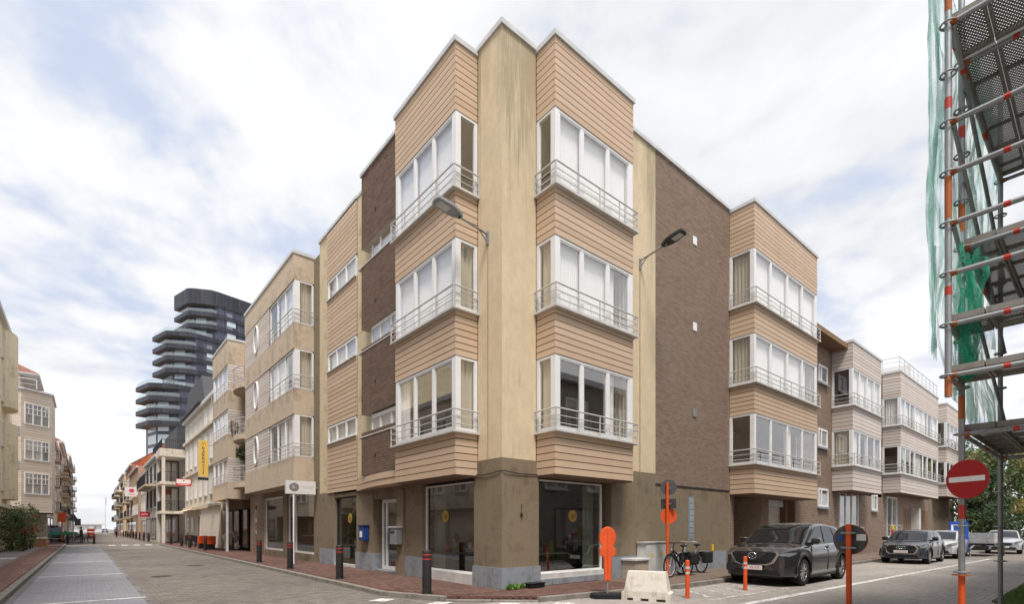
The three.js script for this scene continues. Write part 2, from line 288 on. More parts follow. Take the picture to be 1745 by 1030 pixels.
function railing(parent, Mx, pts, y, o = {}) { // pts: corners in (u, w)
  const b = new MB(Mx), h = o.h ?? 0.56, P = (p, yy) => [p[0], yy, p[1]];
  for (let i = 0; i < pts.length - 1; i++) {
    b.tube(P(pts[i], y + h), P(pts[i + 1], y + h), o.r ?? 0.022);
    for (const f of o.bars ?? [0.66, 0.32]) b.tube(P(pts[i], y + h * f), P(pts[i + 1], y + h * f), 0.012, 6);
  }
  const r = b.build('railing', o.mat ?? M.rail, parent);
  for (let i = 0; i < pts.length - 1; i++) {
    const L = Math.hypot(pts[i + 1][0] - pts[i][0], pts[i + 1][1] - pts[i][1]), n = Math.max(1, Math.round(L / (o.step ?? 0.85)));
    for (let q = i ? 1 : 0; q <= n; q++) { const p = [0, 1].map((c) => pts[i][c] + (pts[i + 1][c] - pts[i][c]) * q / n); new MB(Mx).box(p[0] - 0.014, p[0] + 0.014, y - 0.03, y + h, p[1] - 0.014, p[1] + 0.014).build('post', o.mat ?? M.rail, r); }
  }
  return r;
}
function bay(bld, Mx, o) {
  const { u0, u1, w, floors, y0, y1, depth } = o, bands = [], ends = [y0, ...floors.flat(), y1], mats = o.mats ?? M.board;
  for (let i = 0; i < ends.length; i += 2) bands.push([ends[i], ends[i + 1]]);
  bands.forEach(([a, b], i) => {
    const top = i === bands.length - 1;
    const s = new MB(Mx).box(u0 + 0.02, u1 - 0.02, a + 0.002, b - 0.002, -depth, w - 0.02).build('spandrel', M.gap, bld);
    boardRows(s, Mx, u0 + 0.0, u1 - 0.0, a, b, w + 0.002, mats, o.pitch);
    boardRows(s, Mx, 0.005, w - 0.024, a, b, 0, mats, o.pitch, u0 + 0.011);
    boardRows(s, Mx, 0.005, w - 0.024, a, b, 0, mats, o.pitch, u1 - 0.011);
    if (i === 0) new MB(Mx).box(u0 + 0.03, u1 - 0.03, a - 0.03, a, 0.01, w - 0.03).build('soffit', M.brownDark, bld);
    if (top) new MB(Mx).box(u0 - 0.04, u1 + 0.04, b, b + 0.13, -0.5, w + 0.05).build('coping', M.coping, bld);
  });
  floors.forEach(([s, h], k) => {
    const mu = o.mull, post = 0.17, fw = 0.06, b = new MB(Mx), ia = u0 + post, ib = u1 - post, sideA = 0.03, sideB = w - post;
    for (const [p, q] of [[u0 + 0.01, ia], [ib, u1 - 0.01]]) b.box(p, q, s, h, w - post, w - 0.012);              // corner posts
    for (const m of mu) b.box(m - 0.035, m + 0.035, s + 0.1, h - fw, w - 0.09, w - 0.02);
    b.box(ia, ib, s, s + 0.1, w - 0.1, w - 0.016).box(ia, ib, h - fw, h, w - 0.1, w - 0.016);
    const e = [ia, ...mu, ib];
    for (let i = 0; i < e.length - 1; i++) { const a = e[i] + (i ? 0.036 : 0.002), c = e[i + 1] - (i < e.length - 2 ? 0.036 : 0.002), t = 0.04; b.box(a, a + t, s + 0.1, h - fw, w - 0.085, w - 0.03).box(c - t, c, s + 0.1, h - fw, w - 0.085, w - 0.03).box(a + t, c - t, h - fw - t, h - fw, w - 0.085, w - 0.03).box(a + t, c - t, s + 0.1, s + 0.1 + t, w - 0.085, w - 0.03); } // sashes
    for (const [p, q] of [[u0 + 0.012, u0 + 0.09], [u1 - 0.09, u1 - 0.012]]) b.box(p, q, s, h, 0.0, 0.09).box(p, q, s, s + 0.1, 0.09, sideB).box(p, q, h - fw, h, 0.09, sideB);
    const f = b.build('bay_window', M.white, bld), cur = o.curtains[k];
    for (let i = 0; i < e.length - 1; i++) {
      new MB(Mx).pane(e[i], e[i + 1], s + 0.1, h - fw, w - 0.06).build('pane', M.glass, f);
      const c = cur[i];
      if (c === 'sheer') curtainGeo(new MB(Mx), e[i] + 0.01, e[i + 1] - 0.01, s + 0.02, h - 0.01, w - 0.17, 0.014, 0.085).build('curtain', M.curtain, f);
      if (c === 'half') curtainGeo(new MB(Mx), e[i] + 0.01, e[i] + (e[i + 1] - e[i]) * 0.45, s + 0.02, h - 0.01, w - 0.19, 0.03, 0.12).build('curtain', M.curtain, f);
    }
    for (const [u, sgn] of [[u0 + 0.05, -1], [u1 - 0.05, 1]]) {
      const p = new MB(Mx); if (sgn > 0) p.quad([u, s + 0.1, sideB], [u, s + 0.1, 0.09], [u, h - fw, 0.09], [u, h - fw, sideB]); else p.quad([u, s + 0.1, 0.09], [u, s + 0.1, sideB], [u, h - fw, sideB], [u, h - fw, 0.09]);
      p.build('pane', M.glass, f);
      if (o.sideCurtain?.[k]) curtainGeo(new MB(Mx), 0.08, sideB - 0.02, s + 0.02, h - 0.01, u - sgn * 0.1, 0.028, 0.13, 'w').build('curtain', o.sideCurtain[k] === 'sheer' ? M.curtain : M.drape, f);
    }
    new MB(Mx).box(u0 - 0.1, u1 + 0.1, s - 0.045, s + 0.0, w - 0.02, w + 0.13).box(u0 - 0.1, u0 + 0.0, s - 0.045, s, 0.005, w - 0.021).box(u1 - 0.0, u1 + 0.1, s - 0.045, s, 0.005, w - 0.021).build('sill', M.sill, bld);
    railing(bld, Mx, [[u0 - 0.07, 0.02], [u0 - 0.07, w + 0.1], [u1 + 0.07, w + 0.1], [u1 + 0.07, 0.02]], s + 0.0, { h: o.railH ?? 0.54, step: o.step ?? 0.85 });
    new MB(Mx).box(u0 - 0.06, u0 + 0.01, s, h, -depth, -0.002).box(u1 - 0.01, u1 + 0.06, s, h, -depth, -0.002).box(u0, u1, s, h, -depth - 0.05, -depth).build('room_wall', o.room ?? M.room, bld);
    if (o.stuff?.[k]) o.stuff[k](f, s);
  });
}
const brickGeo = new Map();
function bricks(parent, Mx, u0, u1, y0, y1, w, cols, o = {}) {
  const pu = o.pu ?? 0.245, py = o.py ?? 0.08, j = 0.016, t = 0.02, rows = Math.round((y1 - y0) / py), p = (y1 - y0) / rows, list = [], org = V(...rootOrigin(parent));
  const wall = new MB(Mx).box(u0, u1, y0, y1, o.back ?? -0.3, w - 0.008).build('brick_wall', M.mortar, parent);
  const key = p.toFixed(4) + Mx.elements[0], rot = new THREE.Matrix4().extractRotation(Mx);
  for (let r = 0; r < rows; r++) for (let u = u0 - (r % 2) * pu / 2; u < u1 - 0.01; u += pu) {
    const a = Math.max(u0, u) + j / 2, b = Math.min(u1, u + pu) - j / 2; if (b - a < 0.03) continue;
    const y = y0 + (r + 0.5) * p; if (o.hole?.((a + b) / 2, y)) continue;
    list.push([(a + b) / 2, y, b - a]);
  }
  if (!brickGeo.has(key)) brickGeo.set(key, metricUV(strip(new THREE.BoxGeometry(1, p - j, t)).applyMatrix4(rot)));
  const near = o.near ?? [0, 0], ord = list.slice().sort((A, B) => Math.hypot(A[0] - near[0], (A[1] - near[1]) * 1) - Math.hypot(B[0] - near[0], B[1] - near[1])), solo = new Set(ord.slice(0, o.solo ?? 0));
  const place = (q, m) => { m.identity(); const c = V(q[0], q[1], w - t / 2 + rr(-0.002, 0.003)).applyMatrix4(Mx).sub(org), ax = V(1, 0, 0).transformDirection(rot); m.makeScale(1 + (q[2] - 1) * Math.abs(ax.x), 1, 1 + (q[2] - 1) * Math.abs(ax.z)); m.setPosition(c); return m; };
  const rest = list.filter((q) => !solo.has(q)), im = shadows(new THREE.InstancedMesh(brickGeo.get(key), M.brick, rest.length)), m4 = new THREE.Matrix4(), c = new THREE.Color();
  const mats = cols.map((h) => { const k = 'brick' + h; if (!M[k]) { M[k] = M.brick.clone(); M[k].color = lit(h, 1.15); } return M[k]; });
  for (const q of solo) { const m = shadows(new THREE.Mesh(brickGeo.get(key), pick(mats))); m.name = 'brick'; place(q, m4).decompose(m.position, m.quaternion, m.scale); wall.add(m); }
  rest.forEach((q, i) => { im.setMatrixAt(i, place(q, m4)); im.setColorAt(i, c.set(pick(cols)).multiplyScalar(1.15 * rr(0.95, 1.05))); });
  im.name = 'brickwork'; im.userData = { kind: 'stuff' }; wall.add(im); return wall;
}
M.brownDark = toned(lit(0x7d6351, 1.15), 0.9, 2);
const brickTan = [0x8f7b6b, 0x8a7666, 0x94806f, 0x857161, 0x917d6e], brickBrown = [0x745d4e, 0x6e5748, 0x7a6253, 0x695344, 0x766053];

// ---------------------------------------------------------------- the corner apartment building
const X0 = 7.84, Z0 = -9.7, L0 = FL(X0), R0 = FR(Z0);
const corner = thing('apartment_building', 'four storey corner building with beige boarded bays and cream corner pillar', 'building', [X0, 0.1, Z0]);
{
  const b = corner, F3 = [[4.07, 5.98], [7.17, 8.97], [10.2, 12.18]];
  new MB().box(8.99, 25.6, 0.1, 13.6, -32, -11.15).box(9.02, 25.6, 2.99, 13.6, -11.16, -11.1).build('core', M.room, b);
  new MB().box(8.97, 25.55, 13.61, 13.92, -23, -9.9).build('roof', M.stone, b);
  // corner pillar: cream render with grime washed down from its top, over a brown base
  const grime = tex(1024, (u, v) => { // covers 2 m x 14 m; v runs up
    const grain = fbm(u * 60, v * 16, 91, 5, 0, 0.6), patch = fbm(u * 5 + 2, v * 9, 97, 5), c = hex(0xc5b497);
    let s = smooth(0.46, 0.86, grain * 0.6 + patch * 0.4 + 0.30 * smooth(0.62, 0.97, v + 0.12 * (patch - 0.5)) - 0.1);
    s *= 0.25 + 0.75 * smooth(0.42, 0.62, fbm(u * 3.2 + 5.5, v * 4, 99, 4) + 0.2 * smooth(0.7, 0.98, v)); if (u > 0.565) s *= 0.45; else s = Math.min(1, s * 1.5 + 0.45 * smooth(0.6, 0.9, v + 0.2 * (patch - 0.5)) * (0.4 + grain));
    const f = 1.06 + 0.10 * (fbm(u * 14, v * 60, 93, 4) - 0.5) + 0.07 * (vnoise(u * 300, v * 900, 95) - 0.5);
    return mixv(c.map((x) => x * f), [131, 122, 97], s * 0.5);
  });
  grime.repeat.set(1 / 2.0, 1 / 14); const pm = std(0xffffff, 0.93, { map: grime, bumpMap: sized(fineBump, 0.5), bumpScale: 0.003 });
  new MB().box(X0, 8.97, 3.35, 14.0, -10.69, Z0).build('corner_pillar', pm, b);
  new MB().box(X0 - 0.02, 9.06, 0.62, 3.35, -10.84, Z0 + 0.02).build('pillar_base', M.brown, b);
  for (const [x0, x1, z0, z1] of [[7.79, 8.42, -10.88, -9.65], [8.424, 9.1, -10.86, -9.65]]) new MB().box(x0, x1, 0.1, 0.62, z0, z1).build('plinth_stone', M.stone, b);
  new MB().box(X0 - 0.05, 9.02, 14.0, 14.13, -10.74, Z0 + 0.05).build('coping', M.coping, b);
  new MB().path([[7.8, 3.0, -10.9], [7.79, 2.97, -10.2], [7.8, 3.02, -9.72], [7.83, 3.02, -9.66], [8.4, 2.98, -9.655], [9.1, 3.0, -9.66]], 0.012, 5).build('cable', M.black, b);
  new MB().box(8.42, 8.47, 1.9, 1.98, -9.68, -9.64).tube([8.44, 1.98, -9.66], [8.44, 2.2, -9.66], 0.006).tube([8.44, 2.2, -9.66], [8.48, 2.2, -9.66], 0.006).build('wall_hook', M.black, b);
  // bays
  bay(b, L0, { u0: -13.95, u1: -10.71, w: 0.69, floors: F3, y0: 2.96, y1: 13.9, depth: 1.1, mull: [-12.82, -11.82], curtains: [['half', '', ''], ['sheer', 'sheer', 'sheer'], ['sheer', 'sheer', 'sheer']], sideCurtain: ['drape', 'drape', ''] });
  bay(b, R0, { u0: 8.99, u1: 12.18, w: 0.69, floors: F3, y0: 2.96, y1: 13.94, depth: 1.38, mull: [10.02, 11.08], curtains: [['', '', 'half'], ['sheer', 'sheer', 'half'], ['sheer', 'sheer', 'sheer']], sideCurtain: ['drape', 'drape', ''] });
  bay(b, R0, { u0: 19.26, u1: 25.5, w: 0.96, floors: [[4.05, 5.95], [7.12, 8.97], [10.12, 12.2]], y0: 2.92, y1: 13.9, depth: 1.38, mull: [20.77, 22.34, 23.88], curtains: [['', '', 'half', ''], ['sheer', 'sheer', 'sheer', 'half'], ['sheer', 'sheer', 'sheer', 'sheer']], sideCurtain: ['', 'drape', 'drape'], step: 1.05 });  // upper sheers added to stand for white sky reflected in the panes
  // left front: brick panels hung before a cream wall, then a boarded strip
  const gaps = [[5.14, 5.82], [8.14, 8.88], [11.14, 11.92]], yb = [3.0, ...gaps.flat(), 14.0];
  for (let i = 0; i < 8; i += 2) new MB(L0).box(-18.34, -13.97, yb[i], yb[i + 1], -1.1, 0).build('cream_wall', M.cream, b);
  for (const [a, c] of gaps) {
    new MB(L0).box(-18.34, -16.95, a + 0.001, c - 0.001, -1.1, -0.004).box(-14.4, -13.97, a + 0.001, c - 0.001, -1.1, -0.004).build('cream_wall', M.cream, b);
    windowUnit(b, L0, -16.6, -14.42, a - 0.28, c - 0.36, 0.25, { mull: [-15.9, -15.1], curtainAll: 'sheer', fw: 0.06 }); new MB(L0).box(-16.62, -16.56, a - 0.3, c + 0.0, 0.002, 0.25).box(-16.6, -14.4, c - 0.36, c - 0.3, 0.002, 0.25).build('window_box', M.white, b);
    new MB(L0).box(-17.42, -13.97, a - 0.35, a - 0.315, 0.003, 0.38).build('ledge', M.sill, b);
  }
  const pan = [[3.44, 4.96], [5.6, 7.92], [8.6, 10.78], [11.44, 14.0]];
  for (const [a, c] of pan) bricks(b, L0, -17.15, -13.97, a, c, 0.36, brickBrown, { back: 0.004, solo: 60, near: [-14.6, 5] });
  new MB(L0).box(-17.19, -13.97, 14.001, 14.12, -0.3, 0.41).build('coping', M.coping, b);
  for (const y of [4.0, 6.5, 9.2, 12.3]) new MB(L0).box(-16.06, -16.0, y, y + 0.12, 0.362, 0.38).build('vent_slot', M.black, b);
  const sb = [[3.06, 5.12], [5.86, 8.12], [8.9, 11.12], [11.94, 13.96]];
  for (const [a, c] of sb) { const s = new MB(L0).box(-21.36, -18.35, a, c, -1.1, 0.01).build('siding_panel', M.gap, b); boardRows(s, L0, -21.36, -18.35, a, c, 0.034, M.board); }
  for (const [a, c] of [[5.12, 5.86], [8.12, 8.9], [11.12, 11.94]]) { windowUnit(b, L0, -21.3, -18.4, a + 0.01, c - 0.01, 0.02, { mull: [-20.35, -19.4], curtainAll: 'sheer', fw: 0.07 }); new MB(L0).box(-21.36, -18.35, a - 0.03, a + 0.008, 0.035, 0.1).build('ledge', M.sill, b); }
  new MB(L0).box(-22.33, -21.37, 3.1, 14.0, -1.1, 0).build('cream_wall', M.cream, b);
  new MB(L0).box(-22.36, -18.33, 14.0, 14.12, -0.3, 0.06).box(-18.33, -17.2, 14.0, 14.12, -0.3, 0.03).build('coping', M.coping, b);
  new MB(L0).box(-22.33, -20.7, 0.75, 3.098, -1.1, -0.004).box(-22.33, -20.72, 0.1, 0.752, -1.1, -0.01).build('ground_wall', M.brown, b);
  new MB(L0).box(-22.3, -20.69, 0.1, 0.74, -0.2, 0.03).build('plinth_stone', M.stone, b);
  // ground floor of the left front
  new MB(L0).box(-20.7, -13.97, 2.86, 3.0, -1.1, -0.03).build('lintel', M.brown, b);
  new MB(L0).box(-18.43, -17.0, 0.72, 2.86, -0.9, 0.0).build('ground_wall', M.brown, b);
  new MB(L0).box(-18.45, -16.98, 0.1, 0.72, -0.9, 0.03).build('plinth_stone', M.stone, b);
  new MB(L0).box(-14.62, -13.55, 0.72, 2.95, -0.9, 0.0).build('ground_wall', M.brown, b);
  new MB(L0).box(-14.6, -13.53, 0.1, 0.72, -0.9, 0.03).build('plinth_stone', M.stone, b);
  new MB(L0).box(-15.05, -14.63, 0.72, 2.859, -0.7, 0.08).box(-15.08, -14.6, 0.1, 0.72, -0.7, 0.11).build('door_pier', M.brown, b);
  const door = windowUnit(b, L0, -16.85, -15.1, 0.16, 2.62, -0.28, { name: 'door', mull: [-16.5], fw: 0.12, depth: 0.06, glass: M.shopGlass });
  new MB(L0).tube([-16.36, 1.0, -0.22], [-16.36, 1.45, -0.22], 0.014).build('handle', M.rail, door);
  new MB(L0).box(-17.0, -15.05, 2.63, 2.86, -0.6, -0.02).build('lintel', M.brown, b); new MB(L0).box(-17.0, -15.05, 0.1, 0.15, -0.62, -0.05).build('threshold', M.stone, b);
  for (const [y0, y1, w] of [[3.0, 3.19, 0.5], [3.205, 3.4, 0.52]]) { const pts = []; for (let i = 0; i <= 14; i++) { const t = i / 14; pts.push([-18.34 + t * 4.36, 0.03 + w * Math.sin(Math.min(1, t * 1.25) * Math.PI / 2)]); } const B = new MB(L0); B.extrude([...pts, [-13.98, 0.02], [-18.34, 0.02]], y0, y1); B.build('canopy_board', M.board[y0 > 3.1 ? 0 : 1], b); }
  { const pts = []; for (let i = 0; i <= 14; i++) { const t = i / 14; pts.push([-18.3 + t * 4.3, 0.0 + 0.5 * Math.sin(Math.min(1, t * 1.25) * Math.PI / 2)]); } new MB(L0).extrude([...pts, [-14, 0.021], [-18.3, 0.021]], 3.401, 3.43).build('canopy_felt', M.darkFrame, b); }
  // shop fronts
  function shop(Mx, u0, u1, y0, y1, w, fr, sillMat, end) {
    const f = windowUnit(b, Mx, u0, u1, y0, y1, w, { name: 'shop_window', frame: fr, fw: 0.04, depth: 0.08, glass: M.shopGlass });
    new MB(Mx).box(u0, u1, 0.1, y0 - 0.002, w - 0.3, w + 0.12).build('sill', sillMat, f);
    return f;
  }
  const logo = (f, Mx, u, y, w, r) => { const g = new THREE.CylinderGeometry(r, r, 0.004, 36); g.rotateX(Math.PI / 2); g.translate(u, y, w); new MB(Mx).add(g).build('window_logo', M.gold, f); const s = new MB(Mx); s.box(u - r * 0.35, u - r * 0.22, y - r * 0.5, y + r * 0.5, w + 0.003, w + 0.006).add(new THREE.TorusGeometry(r * 0.26, r * 0.07, 6, 20).translate(u - r * 0.02, y - r * 0.22, w + 0.004)).add(new THREE.TorusGeometry(r * 0.26, r * 0.07, 6, 20).translate(u + r * 0.34, y + r * 0.02, w + 0.004)); s.build('logo_letter', M.goldDark, f); };
  M.goldDark = std(0x7c6328, 0.5);
  let f = shop(L0, -13.52, -10.87, 0.38, 2.86, -0.1, M.white, M.sill); logo(f, L0, -12.45, 1.95, -0.13, 0.17);
  f = shop(L0, -20.66, -18.46, 0.2, 2.84, -0.12, M.darkFrame, M.sill); logo(f, L0, -19.4, 2.0, -0.15, 0.2);
  f = shop(R0, 9.11, 11.72, 0.4, 2.9, -0.1, M.white, M.sill); logo(f, R0, 10.5, 1.95, -0.13, 0.17);
  new MB(R0).box(9.1, 11.75, 0.1, 0.26, 0.021, 0.06).build('plinth_stone', M.stone, b);
  new MB(R0).box(11.74, 12.04, 0.1, 2.95, -0.9, -0.35).build('reveal', M.brownDark, b);
  // shop rooms
  new MB().box(8.0, 8.98, 0.11, 0.14, -20.66, -10.9).box(9.1, 25, 0.11, 0.141, -11.1, -9.85).build('shop_floor', M.roomDark, b);
  new MB().box(8.95, 8.985, 0.15, 2.95, -20.7, -10.9).box(9.06, 11.9, 0.15, 2.95, -11.14, -11.1).build('room_wall', M.roomDark, b);
  // shop fittings
  for (const [x, z, w, d, h] of [[8.35, -12.9, 0.5, 1.2, 0.75], [8.4, -11.6, 0.4, 0.5, 0.9], [8.5, -19.6, 0.5, 1.0, 0.8], [10.3, -10.7, 1.3, 0.5, 0.75], [11.3, -10.5, 0.4, 0.4, 1.1]]) { const t = new MB().box(x - w / 2, x + w / 2, 0.1 + h, 0.14 + h, z - d / 2, z + d / 2).build('display_table', M.board[1], b); for (const [sx, sz] of [[-1, -1], [1, -1], [-1, 1], [1, 1]]) new MB().box(x + sx * (w / 2 - 0.03) - 0.02, x + sx * (w / 2 - 0.03) + 0.02, 0.142, 0.1 + h, z + sz * (d / 2 - 0.03) - 0.02, z + sz * (d / 2 - 0.03) + 0.02).build('table_leg', M.darkFrame, t); for (let k = 0; k < 3; k++) new MB().rbox(x - 0.08, x + 0.08, 0.142 + h, 0.3 + h + 0.1 * k, z - d / 3 + k * d / 3 - 0.07, z - d / 3 + k * d / 3 + 0.07, 0.02).build('display_item', [M.white, M.orange, M.gold][k], t); }
  curtainGeo(new MB(L0), -13.5, -12.9, 0.4, 2.85, -0.4, 0.03, 0.13).build('curtain', M.drape, b); curtainGeo(new MB(R0), 11.2, 11.7, 0.4, 2.85, -0.4, 0.03, 0.13).build('curtain', M.drape, b);
  // right front
  new MB(R0).box(12.05, 14.3, 0.1, 3.38, -1.38, 0).box(14.301, 19.24, 0.1, 3.075, -1.38, -0.003).build('ground_wall', M.brown, b);
  new MB(R0).box(12.19, 14.3, 3.39, 14.0, -1.38, -0.002).build('cream_wall', pm, b);
  for (let i = 0; i < 6; i++) new MB(R0).box(12.04 + i * 1.15, 12.04 + (i + 1) * 1.15 - 0.012, 0.1, 0.74, -0.1, 0.03).build('plinth_stone', M.stone, b);
  bricks(b, R0, 14.31, 19.25, 3.08, 14.0, 0.0, brickTan, { back: -1.37, solo: 290, near: [14.4, 5.2] });
  new MB(R0).box(12.22, 19.22, 14.001, 14.12, -0.4, 0.06).build('coping', M.coping, b);
  new MB(R0).box(14.3, 19.24, 3.03, 3.07, 0.0, 0.02).build('drip_strip', M.darkFrame, b);
  for (const y of [11.9, 8.82, 5.74]) new MB(R0).rbox(16.58, 16.82, y - 0.15, y + 0.15, 0.0, 0.03, 0.008).build('vent_plate', y < 6 ? M.steel : M.white, b);
  for (let i = 0; i < 7; i++) { const y = 1.19 + i * 0.215; const g = new MB(R0).rbox(16.34, 16.62, y, y + 0.2, -0.02, 0.014, 0.03, 2).build('glass_block', M.blockGlass ??= new THREE.MeshPhysicalMaterial({ color: 0x6f8083, roughness: 0.1, ior: 1.8 }), b); }
  new MB(R0).box(16.3, 16.66, 1.15, 2.72, 0.0, 0.006).build('mortar_panel', M.stone, b);
  // passage and garage under the far bay
  bricks(b, R0, 19.26, 19.6, 0.1, 2.92, 0.0, brickTan, { back: -1.3 }); bricks(b, R0, 22.0, 22.75, 0.1, 2.92, 0.0, brickTan, { back: -1.3 });
  new MB(R0).box(19.6, 22.0, 0.1, 2.9, -1.44, -1.2).build('passage_wall', M.brownDark, b); new MB(R0).box(25.25, 25.6, 0.1, 2.9, -1.4, -0.3).build('garage_pier', M.brownDark, b);
  { const g = new MB(R0).box(22.76, 25.24, 0.12, 2.6, -0.62, -0.56).build('garage_door', M.doorPanel ??= toned(lit(0xd8d3ca, 1.1), 0.6, 1.2), b); for (let i = 0; i < 6; i++) new MB(R0).box(22.78, 25.22, 0.14 + i * 0.41, 0.14 + i * 0.41 + 0.385, -0.559, -0.545).build('door_panel', M.doorPanel, g); new MB(R0).box(22.76, 25.24, 2.6, 2.9, -0.62, -0.4).build('shutter_box', M.coping, g); }
  // wall lamps' cables
  new MB().tube([7.83, 3.1, -10.26], [7.83, 9.0, -10.26], 0.008, 5).tube([13.45, 3.2, -9.69], [13.45, 10.0, -9.69], 0.012, 5).build('lamp_cable', M.lampCable = std(0x9a8562, 0.8), b);
}
// letter boxes, wall lamps, hanging sign
{
  const t = thing('letter_box', 'small blue letter box with a pale emblem on the brown shop pier', 'letter box', [7.8, 1.3, -17.5]);
  new MB().rbox(7.62, 7.835, 1.15, 1.68, -17.75, -17.3, 0.03).build('body', std(0x1d3a7a, 0.4), t); new MB().box(7.612, 7.622, 1.28, 1.5, -17.62, -17.42).build('emblem', M.white, t); new MB().box(7.6, 7.83, 1.68, 1.72, -17.78, -17.27).build('lid', std(0x1a2f66, 0.4), t);
  const g = thing('letter_box', 'grey metal letter box on the pier beside the glass door', 'letter box', [7.75, 1.2, -14.84]);
  new MB().rbox(7.5, 7.755, 1.08, 1.62, -15.03, -14.64, 0.02).build('body', M.steel, g); new MB().box(7.49, 7.5, 1.45, 1.5, -14.97, -14.7).build('slot', M.black, g); new MB().box(7.46, 7.755, 1.62, 1.67, -15.06, -14.61).build('lid', M.rail, g);
}
function streetLamp(label, base, dir, col) {
  const t = thing('wall_lamp', label, 'street lamp', base), b = V(...base), d = V(...dir), p = (s, y) => b.clone().addScaledVector(d, s).add(V(0, y, 0)).toArray(), side = V(d.z, 0, -d.x);
  new MB().tube(p(0.02, 0.0), p(0.98, 0.12), 0.026, 10).tube(p(0.02, -0.2), p(0.3, 0.03), 0.016, 8).build('arm', M.steel, t);
  new MB().box(b.x - 0.04, b.x + 0.04, b.y - 0.26, b.y + 0.06, b.z - 0.04, b.z + 0.04).build('bracket', M.steel, t);
  const s = new THREE.Shape(); s.moveTo(0.85, -0.05); s.quadraticCurveTo(1.0, -0.15, 1.2, -0.17); s.lineTo(1.55, -0.14); s.quadraticCurveTo(1.62, 0, 1.55, 0.14); s.lineTo(1.2, 0.17); s.quadraticCurveTo(1.0, 0.15, 0.85, 0.05);
  const Mx = new THREE.Matrix4().makeBasis(d, side, V(0, 1, 0)).multiply(new THREE.Matrix4().makeRotationY(-0.16)).setPosition(...p(0, -0.02));
  const g = new THREE.ExtrudeGeometry(s, { depth: 0.05, bevelEnabled: true, bevelSize: 0.02, bevelThickness: 0.02, bevelSegments: 2 });
  const h = new MB(Mx).add(g).build('lamp_head', col, t);
  new MB(Mx).box(1.2, 1.5, -0.11, 0.11, -0.026, -0.021).build('lamp_lens', std(0xb8bcbc, 0.25), h); new MB(Mx).tube([0.98, 0, 0.04], [0.86, 0, -0.02], 0.045).build('joint', M.darkFrame, h);
}
streetLamp('grey street lamp arm fixed to the cream corner pillar above the bay', [7.84, 9.07, -10.26], [-1, 0, 0], std(0x8d9091, 0.5));
streetLamp('black headed street lamp fixed to the cream strip beside the brick wall', [13.45, 10.08, -9.7], [0, 0, 1], M.darkFrame);
// ---------------------------------------------------------------- neighbours along the left street
function oval(parent, Mx, u, y, w, a, h) {
  const pts = [], n = 28; for (let i = 0; i < n; i++) pts.push([u + a * Math.cos(i / n * 6.2832), y + h * Math.sin(i / n * 6.2832)]);
  const ring = new THREE.Shape(pts.map((p) => new THREE.Vector2(...p))); ring.holes.push(new THREE.Path(pts.map((p) => new THREE.Vector2(u + (p[0] - u) * 0.86, y + (p[1] - y) * 0.93))));
  const f = new MB(Mx).add(new THREE.ExtrudeGeometry(ring, { depth: 0.1, bevelEnabled: false }).translate(0, 0, w - 0.03)).build('oval_window', M.white, parent);
  new MB(Mx).add(new THREE.ShapeGeometry(new THREE.Shape(pts.map((p) => new THREE.Vector2(u + (p[0] - u) * 0.9, y + (p[1] - y) * 0.95)))).translate(0, 0, w + 0.03)).build('pane', M.glass, f); new MB(Mx).add(new THREE.ShapeGeometry(new THREE.Shape(pts.map((p) => new THREE.Vector2(u + (p[0] - u) * 0.9, y + (p[1] - y) * 0.95)))).translate(0, 0, w + 0.006)).build('pane_backing', M.roomShade[0], f);  // grey sheet behind the pane paints the dim interior
}
